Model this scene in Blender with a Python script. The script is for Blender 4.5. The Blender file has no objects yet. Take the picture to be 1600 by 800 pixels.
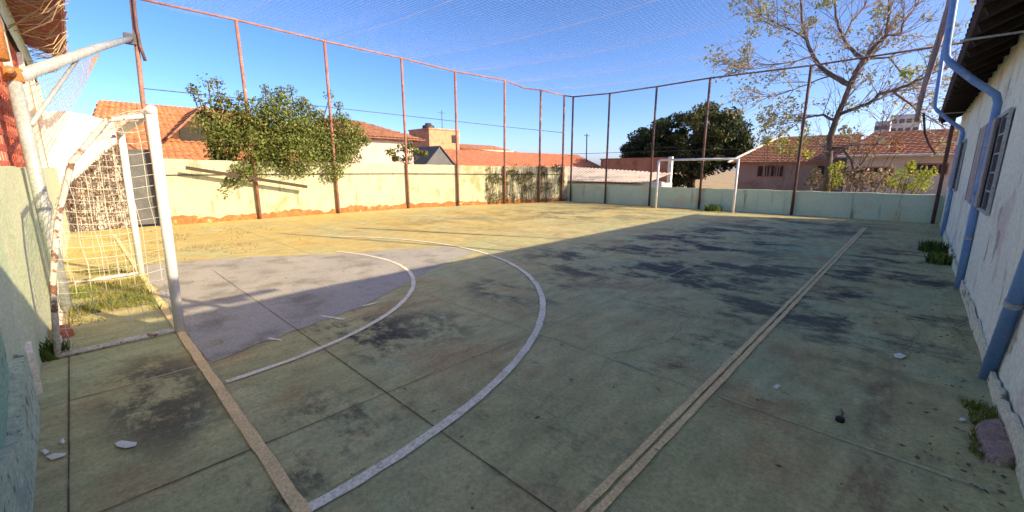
import bpy, math, random
from math import sin, cos, pi, radians, atan, hypot, sqrt
from mathutils import Vector, Matrix, noise as mn
R = random.Random(7)
sc = bpy.context.scene
COL = sc.collection

# ------------------------------------------------------------------ camera
F, CX, CY, YH, H = 651.0, 800.0, 400.0, 265.0, 1.4493
PITCH = atan((CY - YH) / F)
YAW = atan((1440.0 - CX) / hypot(F, CY - YH))
cam_d = bpy.data.cameras.new('camera')
cam = bpy.data.objects.new('camera', cam_d)
COL.objects.link(cam)
cam_d.sensor_fit = 'HORIZONTAL'
cam_d.sensor_width = 36
cam_d.lens = 36 * F / 1600
cam_d.clip_start = 0.02
cam_d.clip_end = 2000
cam.location = (0, 0, H)
cam.rotation_euler = (pi / 2 - PITCH, 0, YAW)
sc.camera = cam

# ------------------------------------------------------------------ sky, sun, exposure
SUN = Vector((1.93, 0.80, 1.0))
ELEV = math.asin(1 / SUN.length)
AZ = math.atan2(SUN.x, SUN.y)
w = bpy.data.worlds.new('World')
sc.world = w
w.use_nodes = True
wn = w.node_tree.nodes
wl = w.node_tree.links
bg = wn['Background']
sky = wn.new('ShaderNodeTexSky')
sky.sky_type = 'NISHITA'
sky.sun_disc = False
sky.sun_elevation = ELEV
sky.sun_rotation = AZ
sky.air_density = 0.55
sky.dust_density = 1.4
sky.ozone_density = 3.5
gm = wn.new('ShaderNodeGamma')
gm.inputs[1].default_value = 1.12
hs = wn.new('ShaderNodeHueSaturation')
hs.inputs['Saturation'].default_value = 1.14
hs.inputs['Value'].default_value = 0.75
wl.new(sky.outputs[0], gm.inputs[0])
wl.new(gm.outputs[0], hs.inputs['Color'])
wb = wn.new('ShaderNodeMix')
wb.data_type = 'RGBA'
wb.blend_type = 'MULTIPLY'
wb.inputs[0].default_value = 1.0
wb.inputs[7].default_value = (1.12, 0.89, 0.82, 1)      # warm white balance of the camera
wl.new(hs.outputs[0], wb.inputs[6])
wl.new(wb.outputs[2], bg.inputs[0])
bg.inputs[1].default_value = 0.12
sl = bpy.data.lights.new('sun', 'SUN')
sl.energy = 2.4
sl.angle = radians(0.55)
sl.color = (1.0, 0.79, 0.48)
so = bpy.data.objects.new('sun', sl)
COL.objects.link(so)
so.rotation_euler = (-SUN).to_track_quat('-Z', 'Y').to_euler()
so.location = SUN * 20
sc.view_settings.view_transform = 'Standard'
sc.view_settings.look = 'None'
sc.view_settings.gamma = 1
sc.view_settings.exposure = 1.88

# ------------------------------------------------------------------ measuring helpers (a traced point at its own distance)
def _ray(x, y):
    f = F * cos(PITCH) - (y - CY) * sin(PITCH)
    u = -(y - CY) * cos(PITCH) - F * sin(PITCH)
    r = x - CX
    return Vector((-sin(YAW) * f + cos(YAW) * r, cos(YAW) * f + sin(YAW) * r, u))
def atX(x, y, X):
    d = _ray(x, y); return Vector((0, 0, H)) + d * (X / d.x)
def atY(x, y, Y):
    d = _ray(x, y); return Vector((0, 0, H)) + d * (Y / d.y)
def G(x, y, z=0.0):
    d = _ray(x, y); return Vector((0, 0, H)) + d * ((z - H) / d.z)

# ------------------------------------------------------------------ materials
MATS = {}
def mat(name, c1, c2, scale=2.0, c3=None, s3=0.8, t3=0.55, w3=0.12, rough=0.85, bump=0.0, bscale=40, metal=0.0,
        stretch=(1, 1, 1), fine=0.25, fscale=45, trans=0.0, c4=None, s4=3.0, t4=0.6, w4=0.08, st4=(1, 1, 1)):
    m = bpy.data.materials.new(name); m.use_nodes = True
    N = m.node_tree.nodes; L = m.node_tree.links
    b = N['Principled BSDF']
    geo = N.new('ShaderNodeNewGeometry')
    def mapped(st):
        mp = N.new('ShaderNodeMapping'); mp.inputs['Scale'].default_value = st
        L.new(geo.outputs['Position'], mp.inputs[0]); return mp.outputs[0]
    def nz(scale, st=(1, 1, 1), det=6, rg=0.6):
        n = N.new('ShaderNodeTexNoise'); n.inputs['Scale'].default_value = scale
        n.inputs['Detail'].default_value = det; n.inputs['Roughness'].default_value = rg
        L.new(mapped(st), n.inputs['Vector']); return n.outputs['Fac']
    def ramp(fac, lo, hi):
        r = N.new('ShaderNodeMapRange'); r.inputs[1].default_value = lo; r.inputs[2].default_value = hi
        r.interpolation_type = 'SMOOTHSTEP'
        L.new(fac, r.inputs[0]); return r.outputs[0]
    def mix(fac, a, bb, bt='MIX'):
        x = N.new('ShaderNodeMix'); x.data_type = 'RGBA'; x.blend_type = bt
        if isinstance(fac, float): x.inputs[0].default_value = fac
        else: L.new(fac, x.inputs[0])
        for s, v in ((6, a), (7, bb)):
            if isinstance(v, tuple): x.inputs[s].default_value = (*v, 1)
            else: L.new(v, x.inputs[s])
        return x.outputs[2]
    col = mix(ramp(nz(scale, stretch), 0.32, 0.68), c1, c2)
    if c3: col = mix(ramp(nz(s3, stretch), t3, t3 + w3), col, c3)
    if c4: col = mix(ramp(nz(s4, st4), t4, t4 + w4), col, c4)
    if fine:
        v = N.new('ShaderNodeMapRange'); v.inputs[1].default_value = 0.3; v.inputs[2].default_value = 0.7
        v.inputs[3].default_value = 1 - fine; v.inputs[4].default_value = 1 + fine
        L.new(nz(fscale, det=3), v.inputs[0])
        cb = N.new('ShaderNodeCombineColor')
        for i in range(3): L.new(v.outputs[0], cb.inputs[i])
        col = mix(1.0, col, cb.outputs[0], 'MULTIPLY')
    L.new(col, b.inputs['Base Color'])
    b.inputs['Roughness'].default_value = rough
    b.inputs['Metallic'].default_value = metal
    b.inputs['Specular IOR Level'].default_value = 0.25
    if bump:
        bp = N.new('ShaderNodeBump'); bp.inputs['Strength'].default_value = bump; bp.inputs['Distance'].default_value = 0.02
        L.new(nz(bscale, det=5), bp.inputs['Height']); L.new(bp.outputs[0], b.inputs['Normal'])
    if trans:
        out = N['Material Output']; t = N.new('ShaderNodeBsdfTranslucent'); L.new(col, t.inputs[0])
        ms = N.new('ShaderNodeMixShader'); ms.inputs[0].default_value = trans
        L.new(b.outputs[0], ms.inputs[1]); L.new(t.outputs[0], ms.inputs[2]); L.new(ms.outputs[0], out.inputs[0])
    MATS[name] = m
    return m

def court_material():
    m = bpy.data.materials.new('painted_court'); m.use_nodes = True
    N = m.node_tree.nodes; L = m.node_tree.links; b = N['Principled BSDF']
    geo = N.new('ShaderNodeNewGeometry'); P = geo.outputs['Position']
    def nz(scale, st=(1, 1, 1), det=7, rg=0.62, off=(0, 0, 0)):
        mp = N.new('ShaderNodeMapping'); mp.inputs['Scale'].default_value = st; mp.inputs['Location'].default_value = off
        L.new(P, mp.inputs[0])
        n = N.new('ShaderNodeTexNoise'); n.inputs['Scale'].default_value = scale
        n.inputs['Detail'].default_value = det; n.inputs['Roughness'].default_value = rg
        L.new(mp.outputs[0], n.inputs['Vector']); return n.outputs['Fac']
    def rng(fac, lo, hi, a=0.0, c=1.0):
        r = N.new('ShaderNodeMapRange'); r.interpolation_type = 'SMOOTHSTEP'
        for i, v in ((1, lo), (2, hi), (3, a), (4, c)): r.inputs[i].default_value = v
        L.new(fac, r.inputs[0]); return r.outputs[0]
    def mth(op, a, c):
        n = N.new('ShaderNodeMath'); n.operation = op; n.use_clamp = True
        for i, v in ((0, a), (1, c)):
            if isinstance(v, (int, float)): n.inputs[i].default_value = v
            else: L.new(v, n.inputs[i])
        return n.outputs[0]
    def mix(fac, a, c, bt='MIX'):
        x = N.new('ShaderNodeMix'); x.data_type = 'RGBA'; x.blend_type = bt
        if isinstance(fac, float): x.inputs[0].default_value = fac
        else: L.new(fac, x.inputs[0])
        for s, v in ((6, a), (7, c)):
            if isinstance(v, tuple): x.inputs[s].default_value = (*v, 1)
            else: L.new(v, x.inputs[s])
        return x.outputs[2]
    def spot(cx, cy, rx, ry, soft=0.6):
        mp = N.new('ShaderNodeMapping'); mp.vector_type = 'TEXTURE'
        mp.inputs['Location'].default_value = (cx, cy, 0); mp.inputs['Scale'].default_value = (rx, ry, 50)
        L.new(P, mp.inputs[0])
        ln = N.new('ShaderNodeVectorMath'); ln.operation = 'LENGTH'; L.new(mp.outputs[0], ln.inputs[0])
        return rng(ln.outputs['Value'], 1.0, 1.0 - soft)
    col = mix(rng(nz(0.8), 0.35, 0.65), (0.42, 0.41, 0.20), (0.50, 0.465, 0.235))
    col = mix(mth('MULTIPLY', rng(nz(0.55, off=(3, 1, 0)), 0.48, 0.62), 0.75), col, (0.40, 0.455, 0.255))   # faded mint paint
    col = mix(mth('MULTIPLY', rng(nz(1.1, off=(9, 4, 0)), 0.50, 0.66), 0.8), col, (0.43, 0.31, 0.155))      # paint worn to brown concrete
    col = mix(mth('MULTIPLY', rng(nz(4.0, st=(1, 0.45, 1)), 0.52, 0.70), 0.5), col, (0.55, 0.44, 0.22))
    # golden sunlight painted into the court colour on its sunlit side, broken by noise
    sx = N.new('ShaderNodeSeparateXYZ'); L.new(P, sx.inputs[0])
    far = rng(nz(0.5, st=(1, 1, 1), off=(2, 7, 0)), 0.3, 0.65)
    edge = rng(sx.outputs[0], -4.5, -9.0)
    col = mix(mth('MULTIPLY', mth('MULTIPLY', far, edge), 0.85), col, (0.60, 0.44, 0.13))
    # black mould stains
    bl = rng(nz(1.0, st=(0.8, 1.1, 1), off=(1.5, 0.3, 0), rg=0.78, det=10), 0.47, 0.57)
    for (x, y, rx, ry, am) in ((-3.0, 9.3, 2.1, 3.6, 1.0), (-3.3, 6.0, 2.2, 2.2, .9), (-1.2, 6.0, 1.8, 2.8, .85), (-3.4, 3.7, 1.0, .9, .8), (-3.45, 1.6, .95, .5, .95),
                               (-3.2, 2.1, .7, .6, .7), (-2.3, 0.95, .55, .5, .75), (-3.4, 0.2, 1.1, .4, .8), (-0.1, 7.5, 1.0, 5, .95), (-9.5, 9, 3.6, 5, .38), (-2.0, 13, 3, 3, .75),
                               (-2.0, 0.4, .4, .5, .8), (-1.1, 3.2, .5, .9, .75), (-7.5, 12, 3.5, 3, .45), (-1.3, 1.6, .7, .6, .5)):
        s = mth('MULTIPLY', mth('MULTIPLY', spot(x, y, rx, ry), bl), am)
        col = mix(s, col, (0.055, 0.055, 0.052))
    rd = rng(nz(6.0, st=(1, .45, 1), off=(5, 5, 0), rg=.75), 0.36, 0.66)
    for (x, y, rx, ry, am) in ((0.03, 2.3, .13, .9, .75), (0.02, 3.3, .11, .8, .7), (0.04, 4.6, .12, 1.1, .5)):
        col = mix(mth('MULTIPLY', mth('MULTIPLY', spot(x, y, rx, ry), rd), am), col, (0.17, 0.085, 0.06))
    # scuffs, grit and pale scratches
    sc1 = rng(nz(2.2, st=(0.25, 1.6, 1), off=(4, 2, 0), det=9, rg=0.75), 0.57, 0.66)
    col = mix(mth('MULTIPLY', sc1, 0.22), col, (0.60, 0.56, 0.40))
    sc2 = rng(nz(5.0, off=(8, 3, 0), det=9, rg=0.8), 0.57, 0.66)
    col = mix(mth('MULTIPLY', sc2, 0.55), col, (0.17, 0.15, 0.085))
    grit = rng(nz(85, det=3, rg=0.6), 0.60, 0.70)
    col = mix(mth('MULTIPLY', grit, 0.6), col, (0.10, 0.09, 0.06))
    grit2 = rng(nz(70, off=(3, 3, 3), det=3, rg=0.6), 0.63, 0.72)
    col = mix(mth('MULTIPLY', grit2, 0.25), col, (0.62, 0.58, 0.44))
    v = rng(nz(38, det=6, rg=0.8), 0.25, 0.75, 0.74, 1.26)
    cb = N.new('ShaderNodeCombineColor')
    for i in range(3): L.new(v, cb.inputs[i])
    col = mix(1.0, col, cb.outputs[0], 'MULTIPLY')
    v2 = rng(nz(7, st=(1, 0.4, 1), det=5, rg=0.7), 0.25, 0.75, 0.8, 1.2)
    cb2 = N.new('ShaderNodeCombineColor')
    for i in range(3): L.new(v2, cb2.inputs[i])
    col = mix(1.0, col, cb2.outputs[0], 'MULTIPLY')
    L.new(col, b.inputs['Base Color'])
    b.inputs['Roughness'].default_value = 0.8
    b.inputs['Specular IOR Level'].default_value = 0.25
    bp = N.new('ShaderNodeBump'); bp.inputs['Strength'].default_value = 0.35; bp.inputs['Distance'].default_value = 0.01
    L.new(nz(30, det=6, rg=0.7), bp.inputs['Height']); L.new(bp.outputs[0], b.inputs['Normal'])
    return m

def paint_material(name, c, worn, amount=0.52, scale=11, under=None):
    """Line paint with worn gaps."""
    return mat(name, c, tuple(v * 0.86 for v in c), 4, c3=worn, s3=scale, t3=amount, w3=0.12, rough=0.8, fine=0.25, fscale=70, c4=(0.30, 0.28, 0.17), s4=22, t4=0.66, w4=0.08)

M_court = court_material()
M_earth = mat('dry_earth', (0.34, 0.26, 0.15), (0.44, 0.34, 0.20), 1.2, c3=(0.12, 0.13, 0.05), s3=0.6, rough=0.95, bump=0.5, bscale=18)
M_grey = mat('goal_area_paint', (0.37, 0.36, 0.325), (0.43, 0.41, 0.36), 1.5, c3=(0.32, 0.285, 0.205), s3=2.5, t3=0.55, w3=.2, rough=0.75, fine=0.22, fscale=50, c4=(0.25, 0.235, 0.19), s4=2.2, t4=0.46, w4=0.25)
M_white = paint_material('white_line_paint', (0.90, 0.83, 0.66), (0.66, 0.60, 0.42), 0.56)
M_tan = paint_material('tan_line_paint', (0.88, 0.66, 0.34), (0.66, 0.50, 0.27), 0.58)
M_joint = mat('joint_dirt', (0.08, 0.07, 0.05), (0.14, 0.12, 0.08), 5, c3=(0.26, 0.25, 0.15), s3=4, t3=0.55)
M_jointpale = mat('joint_mortar', (0.50, 0.48, 0.30), (0.42, 0.41, 0.25), 5, c3=(0.24, 0.23, 0.14), s3=3, t3=0.56)
M_cream = mat('cream_wall_paint', (0.50, 0.48, 0.32), (0.42, 0.44, 0.30), 1.6, c3=(0.36, 0.31, 0.16), s3=1.1, t3=0.56, rough=0.9, bump=0.25, bscale=25,
              c4=(0.26, 0.29, 0.19), s4=2.4, t4=0.55, w4=0.12, st4=(2.2, 2.2, .45), fine=0.22)
M_creamgreen = mat('pale_green_wall_paint', (0.50, 0.60, 0.40), (0.60, 0.64, 0.46), 2.0, c3=(0.62, 0.56, 0.38), s3=1.6, t3=0.58, rough=0.9, bump=0.3, bscale=25,
                   c4=(0.30, 0.20, 0.13), s4=4, t4=0.67, w4=0.05)
M_mint = mat('mint_wall_paint', (0.56, 0.70, 0.51), (0.62, 0.73, 0.54), 1.2, c3=(0.62, 0.62, 0.42), s3=1.3, t3=0.53, rough=0.9, bump=0.25, bscale=20,
             c4=(0.28, 0.34, 0.26), s4=2.0, t4=0.60, w4=0.14, st4=(2.5, 2.5, 0.25), fine=0.15)
M_teal = mat('blotched_dark_teal', (0.27, 0.44, 0.30), (0.33, 0.50, 0.35), 1.5, c3=(0.30, 0.38, 0.30), s3=2, t3=0.55, rough=0.9, bump=0.3, bscale=22,
             c4=(0.09, 0.11, 0.085), s4=5, t4=0.58, w4=0.1)
M_spall = mat('spalled_green_plaster', (0.54, 0.62, 0.44), (0.46, 0.54, 0.38), 5, c3=(0.20, 0.21, 0.16), s3=14, t3=0.56, w3=0.08, rough=0.95, bump=0.4, bscale=30,
              c4=(0.40, 0.45, 0.37), s4=3.5, t4=0.55)
M_peel = mat('peeling_whitewash', (0.88, 0.88, 0.72), (0.80, 0.85, 0.68), 1.6, c3=(0.72, 0.64, 0.55), s3=1.6, t3=0.52, rough=0.92, bump=0.5, bscale=16,
             c4=(0.44, 0.40, 0.31), s4=2.4, t4=0.59, w4=0.08, st4=(1, 1.1, 0.8), fine=0.16, fscale=26)
M_brickrow = mat('bare_orange_brick', (0.30, 0.115, 0.04), (0.40, 0.19, 0.07), 7, c3=(0.48, 0.38, 0.18), s3=5, t3=0.57, c4=(0.16, 0.11, 0.06), s4=9, t4=0.60, rough=0.95, bump=0.5, bscale=12)
M_plinth = mat('flaking_cream_plinth', (0.80, 0.76, 0.55), (0.66, 0.68, 0.50), 3, c3=(0.20, 0.19, 0.14), s3=6, t3=0.58, w3=0.06, rough=0.95, bump=0.7, bscale=14)
M_rust = mat('rusty_red_steel', (0.24, 0.10, 0.075), (0.33, 0.17, 0.13), 6, c3=(0.45, 0.36, 0.30), s3=7, t3=0.60, rough=0.7, bump=0.2)
M_rustdark = mat('dark_rusty_steel', (0.10, 0.06, 0.055), (0.15, 0.085, 0.07), 6, rough=0.7, bump=0.2)
M_rusty = mat('orange_rust', (0.46, 0.20, 0.06), (0.34, 0.14, 0.05), 8, c3=(0.5, 0.42, 0.3), s3=8, t3=0.62, rough=0.85, bump=0.3)
M_wire = mat('dark_wire', (0.05, 0.055, 0.065), (0.08, 0.08, 0.09), 6, rough=0.6)
M_galv = mat('grey_galvanised_pipe', (0.34, 0.37, 0.37), (0.42, 0.45, 0.45), 5, c3=(0.28, 0.25, 0.2), s3=6, t3=0.6, rough=0.55, metal=0.2)
M_bluepipe = mat('blue_gloss_paint', (0.15, 0.30, 0.62), (0.20, 0.36, 0.64), 4, c3=(0.42, 0.52, 0.62), s3=7, t3=0.58, rough=0.42, bump=0.1, fine=0.1)
M_goal = mat('chipped_white_gloss', (0.78, 0.78, 0.76), (0.70, 0.70, 0.70), 5, c3=(0.42, 0.36, 0.30), s3=9, t3=0.66, w3=0.05, rough=0.5, fine=0.06)
M_goalold = mat('peeling_white_steel', (0.62, 0.60, 0.56), (0.5, 0.48, 0.45), 6, c3=(0.20, 0.11, 0.07), s3=10, t3=0.55, w3=0.06, rough=0.7)
M_netcord = mat('white_net_cord', (0.62, 0.59, 0.52), (0.5, 0.46, 0.40), 3, rough=0.9, fine=0)
M_skynet = mat('pale_nylon_net', (0.85, 0.78, 0.82), (0.78, 0.74, 0.82), 1, rough=0.8, fine=0, trans=0.5)
M_bundle = mat('gathered_brown_net', (0.34, 0.23, 0.21), (0.48, 0.36, 0.32), 9, rough=0.95, bump=0.8, bscale=40, stretch=(3, 3, 0.6))
M_tile = mat('orange_roof_tile', (0.42, 0.17, 0.08), (0.52, 0.25, 0.12), 5, c3=(0.30, 0.13, 0.075), s3=3.5, t3=0.55, rough=0.9, c4=(0.20, 0.11, 0.07), s4=4, t4=0.66, fine=0.25, fscale=9)
M_tilemuted = mat('muted_terracotta_tile', (0.29, 0.125, 0.08), (0.36, 0.17, 0.11), 4, c3=(0.20, 0.105, 0.075), s3=2, t3=0.55, rough=0.9, fine=0.2, fscale=7)
M_bareplaster = mat('bare_brown_plaster', (0.42, 0.34, 0.27), (0.30, 0.24, 0.20), 7, c3=(0.60, 0.60, 0.48), s3=9, t3=0.52, rough=0.95, bump=0.6, bscale=30, c4=(0.12, 0.10, 0.08), s4=11, t4=0.60)
M_gabledark = mat('gable_shade_brown', (0.075, 0.04, 0.028), (0.11, 0.06, 0.04), 5, rough=0.9)  # shade under the gable's roof overhang, put into the wall colour
M_tilered2 = mat('dark_red_eave_tile', (0.22, 0.065, 0.055), (0.30, 0.10, 0.08), 5, c3=(0.42, 0.28, 0.20), s3=9, t3=0.58, rough=0.9)  # dark red tiles for the underside of the eave
M_netbrown = mat('tan_net_cord', (0.42, 0.32, 0.20), (0.34, 0.26, 0.17), 6, rough=0.9)
M_tilered = mat('red_roof_tile', (0.38, 0.14, 0.085), (0.45, 0.20, 0.12), 4, c3=(0.28, 0.13, 0.09), s3=1.5, t3=0.55, rough=0.9, fine=0.2, fscale=7)
M_tilebrown = mat('weathered_brown_roof_tile', (0.26, 0.12, 0.075), (0.36, 0.18, 0.11), 3, c3=(0.16, 0.10, 0.08), s3=2, t3=0.55, rough=0.9, fine=0.25, fscale=8)
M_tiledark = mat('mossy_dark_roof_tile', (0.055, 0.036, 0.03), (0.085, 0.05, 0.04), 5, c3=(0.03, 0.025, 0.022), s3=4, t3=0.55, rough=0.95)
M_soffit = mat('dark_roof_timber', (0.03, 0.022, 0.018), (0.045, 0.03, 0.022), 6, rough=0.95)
M_lattice = mat('red_lattice_block', (0.40, 0.085, 0.055), (0.48, 0.13, 0.09), 6, c3=(0.55, 0.36, 0.28), s3=8, t3=0.62, rough=0.9)
M_pilaster = mat('white_pilaster_paint', (0.72, 0.70, 0.60), (0.66, 0.64, 0.52), 3, c3=(0.5, 0.42, 0.32), s3=5, t3=0.62, rough=0.9)
M_whitewall = mat('bright_white_render', (0.74, 0.72, 0.62), (0.68, 0.67, 0.58), 1.5, c3=(0.52, 0.52, 0.50), s3=1.4, t3=0.6, rough=0.9, c4=(0.45, 0.42, 0.36), s4=3, t4=0.64)
M_gate = mat('dark_grey_sheet_gate', (0.085, 0.095, 0.10), (0.115, 0.12, 0.125), 3, c3=(0.15, 0.15, 0.14), s3=5, t3=0.6, rough=0.6)
M_pink = mat('pinkish_render', (0.50, 0.40, 0.34), (0.58, 0.48, 0.40), 1.5, c3=(0.5, 0.46, 0.40), s3=2, t3=0.6, rough=0.9)
M_brown = mat('brown_pink_render', (0.30, 0.215, 0.165), (0.35, 0.25, 0.20), 1.2, c3=(0.26, 0.17, 0.12), s3=1.1, t3=0.56, rough=0.9)
M_brick = mat('raw_orange_brickwork', (0.55, 0.22, 0.12), (0.62, 0.30, 0.17), 3, c3=(0.40, 0.15, 0.09), s3=2, t3=0.56, rough=0.9)
M_brickbrown = mat('brown_brickwork', (0.32, 0.14, 0.09), (0.38, 0.18, 0.12), 2, c3=(0.25, 0.10, 0.07), s3=1.3, t3=0.55, rough=0.9)
M_housecream = mat('cream_render', (0.66, 0.60, 0.46), (0.60, 0.55, 0.42), 2, rough=0.9)
M_asb = mat('pale_fibre_cement_sheet', (0.38, 0.34, 0.30), (0.44, 0.40, 0.36), 1.0, c3=(0.28, 0.23, 0.19), s3=0.8, t3=0.55, rough=0.9)
M_dark = mat('dark_opening', (0.02, 0.018, 0.016), (0.03, 0.025, 0.02), 4, rough=0.6)
M_shutter = mat('grey_brown_shutter', (0.40, 0.35, 0.32), (0.48, 0.43, 0.39), 4, c3=(0.30, 0.22, 0.18), s3=5, t3=0.58, rough=0.8)
M_glass = mat('dark_window_glass', (0.03, 0.04, 0.045), (0.04, 0.05, 0.055), 3, rough=0.15, fine=0)
M_frame = mat('pale_metal_frame', (0.45, 0.47, 0.46), (0.38, 0.40, 0.40), 5, rough=0.6)
M_plastic = mat('black_plastic', (0.02, 0.02, 0.022), (0.03, 0.03, 0.03), 5, rough=0.4)
M_paper = mat('white_paper', (0.88, 0.85, 0.76), (0.80, 0.78, 0.70), 8, rough=0.9, fine=0.05)
M_chunk = mat('pink_broken_concrete', (0.36, 0.24, 0.21), (0.42, 0.32, 0.29), 8, c3=(0.45, 0.36, 0.26), s3=7, t3=0.55, rough=0.95, bump=0.6, bscale=30)
M_dbrick = mat('broken_red_brick', (0.36, 0.12, 0.07), (0.42, 0.18, 0.11), 9, rough=0.95, bump=0.6)
M_wood = mat('grey_brown_plank', (0.055, 0.04, 0.03), (0.08, 0.06, 0.045), 6, rough=0.9, stretch=(1, 1, 6))
M_bark = mat('grey_brown_bark', (0.10, 0.075, 0.06), (0.16, 0.12, 0.10), 5, c3=(0.24, 0.20, 0.17), s3=6, t3=0.6, rough=0.95, bump=0.5)
M_twig = mat('pinkish_bare_twig', (0.26, 0.18, 0.16), (0.33, 0.25, 0.23), 5, rough=0.95)
def leafm(n, a, b2, s=6, tr=0.3): return mat(n, a, b2, s, rough=0.65, fine=0.3, fscale=14, trans=tr)
M_leafA = leafm('bush_leaf_olive', (0.10, 0.145, 0.032), (0.165, 0.205, 0.05))
M_leafB = leafm('bush_leaf_bright', (0.18, 0.245, 0.06), (0.27, 0.31, 0.09))
M_leafC = leafm('bush_leaf_brown', (0.13, 0.095, 0.045), (0.19, 0.15, 0.07))
M_leafD = leafm('dark_crown_leaf', (0.022, 0.042, 0.014), (0.040, 0.062, 0.020), 2, 0.15)
M_leafE = leafm('olive_crown_leaf', (0.075, 0.085, 0.028), (0.11, 0.115, 0.04), 2, 0.15)
M_leafF = leafm('pale_blossom_leaf', (0.30, 0.32, 0.22), (0.38, 0.38, 0.30), 5)
M_leafG = leafm('yellow_leaf', (0.42, 0.40, 0.05), (0.52, 0.47, 0.06), 5)
M_leafH = leafm('lime_leaf', (0.20, 0.30, 0.05), (0.30, 0.37, 0.06), 5)
M_grassA = leafm('green_grass_blade', (0.15, 0.20, 0.04), (0.24, 0.27, 0.06), 9)
M_grassB = leafm('dry_grass_blade', (0.36, 0.28, 0.12), (0.28, 0.22, 0.09), 9)
M_weed = leafm('weed_leaf', (0.05, 0.10, 0.02), (0.09, 0.15, 0.03), 9)
M_moss = leafm('moss_green', (0.12, 0.16, 0.02), (0.18, 0.20, 0.03), 12, 0.1)
M_hay = leafm('dry_brown_stem', (0.34, 0.24, 0.17), (0.44, 0.33, 0.24), 8)
M_haydark = leafm('dark_dry_stem', (0.14, 0.095, 0.08), (0.20, 0.14, 0.11), 8)
M_tower = mat('distant_pale_render', (0.52, 0.50, 0.50), (0.46, 0.45, 0.46), 0.2, rough=0.9, fine=0)
M_tank = mat('dark_water_tank', (0.03, 0.035, 0.045), (0.045, 0.05, 0.06), 3, rough=0.6)

# ------------------------------------------------------------------ mesh builder
class MB:
    def __init__(s): s.v = []; s.f = []; s.mi = []
    def face(s, pts, mi=0):
        n = len(s.v); s.v += [tuple(p) for p in pts]; s.f.append(tuple(range(n, n + len(pts)))); s.mi.append(mi)
    def box(s, a, b, mi=0, M=None, jit=0.0):
        x0, y0, z0 = a; x1, y1, z1 = b
        P = [Vector(p) for p in ((x0,y0,z0),(x1,y0,z0),(x1,y1,z0),(x0,y1,z0),(x0,y0,z1),(x1,y0,z1),(x1,y1,z1),(x0,y1,z1))]
        if jit: P = [p + Vector((R.uniform(-jit, jit), R.uniform(-jit, jit), R.uniform(-jit, jit))) for p in P]
        if M is not None: P = [M @ p for p in P]
        n = len(s.v); s.v += [tuple(p) for p in P]
        for q in ((0,3,2,1),(4,5,6,7),(0,1,5,4),(1,2,6,5),(2,3,7,6),(3,0,4,7)):
            s.f.append(tuple(n + i for i in q)); s.mi.append(mi)
    def bar(s, p, q, wd, th, mi=0, up=(0, 0, 1)):
        p = Vector(p); q = Vector(q); d = (q - p); L = d.length; d = d / L
        x = d.cross(Vector(up))
        if x.length < 1e-4: x = d.cross(Vector((1, 0, 0)))
        x.normalize(); y = x.cross(d)
        M = Matrix(((x.x, y.x, d.x, p.x), (x.y, y.y, d.y, p.y), (x.z, y.z, d.z, p.z), (0, 0, 0, 1)))
        s.box((-wd/2, -th/2, 0), (wd/2, th/2, L), mi, M)
    def tube(s, pts, rad, sides=8, mi=0, cap=True):
        pts = [Vector(p) for p in pts]
        if not hasattr(rad, '__len__'): rad = [rad] * len(pts)
        base = len(s.v); prev = None
        for i, p in enumerate(pts):
            d = (pts[min(i + 1, len(pts) - 1)] - pts[max(i - 1, 0)])
            d = d.normalized() if d.length > 1e-9 else Vector((0, 0, 1))
            if prev is None:
                x = d.orthogonal().normalized()
            else:
                x = prev - d * prev.dot(d)
                x = x.normalized() if x.length > 1e-6 else d.orthogonal().normalized()
            prev = x; y = d.cross(x)
            for k in range(sides):
                a = 2 * pi * k / sides
                s.v.append(tuple(p + (x * cos(a) + y * sin(a)) * rad[i]))
        for i in range(len(pts) - 1):
            for k in range(sides):
                a = base + i * sides + k; b = base + i * sides + (k + 1) % sides
                s.f.append((a, b, b + sides, a + sides)); s.mi.append(mi)
        if cap:
            s.f.append(tuple(base + k for k in range(sides))[::-1]); s.mi.append(mi)
            e = base + (len(pts) - 1) * sides
            s.f.append(tuple(e + k for k in range(sides))); s.mi.append(mi)
    def leaf(s, p, size, mi=0, asp=0.55, droop=0.0):
        n = Vector((R.gauss(0, 1), R.gauss(0, 1), R.gauss(0, 1) + 0.5)).normalized()
        a = n.orthogonal().normalized(); b = n.cross(a)
        t = R.uniform(0, 2 * pi); d = a * cos(t) + b * sin(t); e = n.cross(d)
        p = Vector(p); L = size * R.uniform(0.5, 1.45); W = L * asp
        d = (d + Vector((0, 0, -droop))).normalized()
        s.face((p - d * L / 2, p + e * W / 2 + n * L * .08, p + d * L / 2, p - e * W / 2 + n * L * .08), mi)
    def build(s, name, m, parent=None, smooth=False, bevel=0.0):
        me = bpy.data.meshes.new(name); me.from_pydata(s.v, [], s.f)
        ms = m if isinstance(m, (list, tuple)) else [m]
        for x in ms: me.materials.append(x)
        if len(ms) > 1: me.polygons.foreach_set('material_index', s.mi)
        if smooth: me.polygons.foreach_set('use_smooth', [True] * len(me.polygons))
        me.update()
        o = bpy.data.objects.new(name, me); COL.objects.link(o)
        if parent is not None:
            o.parent = parent; o.matrix_parent_inverse = Matrix.Translation(-parent.location)
        if bevel:
            md = o.modifiers.new('bevel', 'BEVEL'); md.width = bevel; md.segments = 2; md.limit_method = 'ANGLE'
        return o

def tag(o, label, cat, group=None, kind=None):
    o['label'] = label
    if cat: o['category'] = cat
    if group: o['group'] = group
    if kind: o['kind'] = kind
    return o
def thing(name, loc, label, cat, group=None):
    o = bpy.data.objects.new(name, None); COL.objects.link(o); o.location = loc; o.empty_display_size = 0.2
    return tag(o, label, cat, group)
def struct(o):
    o['kind'] = 'structure'; return o
def lerp(a, b, t): return a + (b - a) * t

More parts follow.
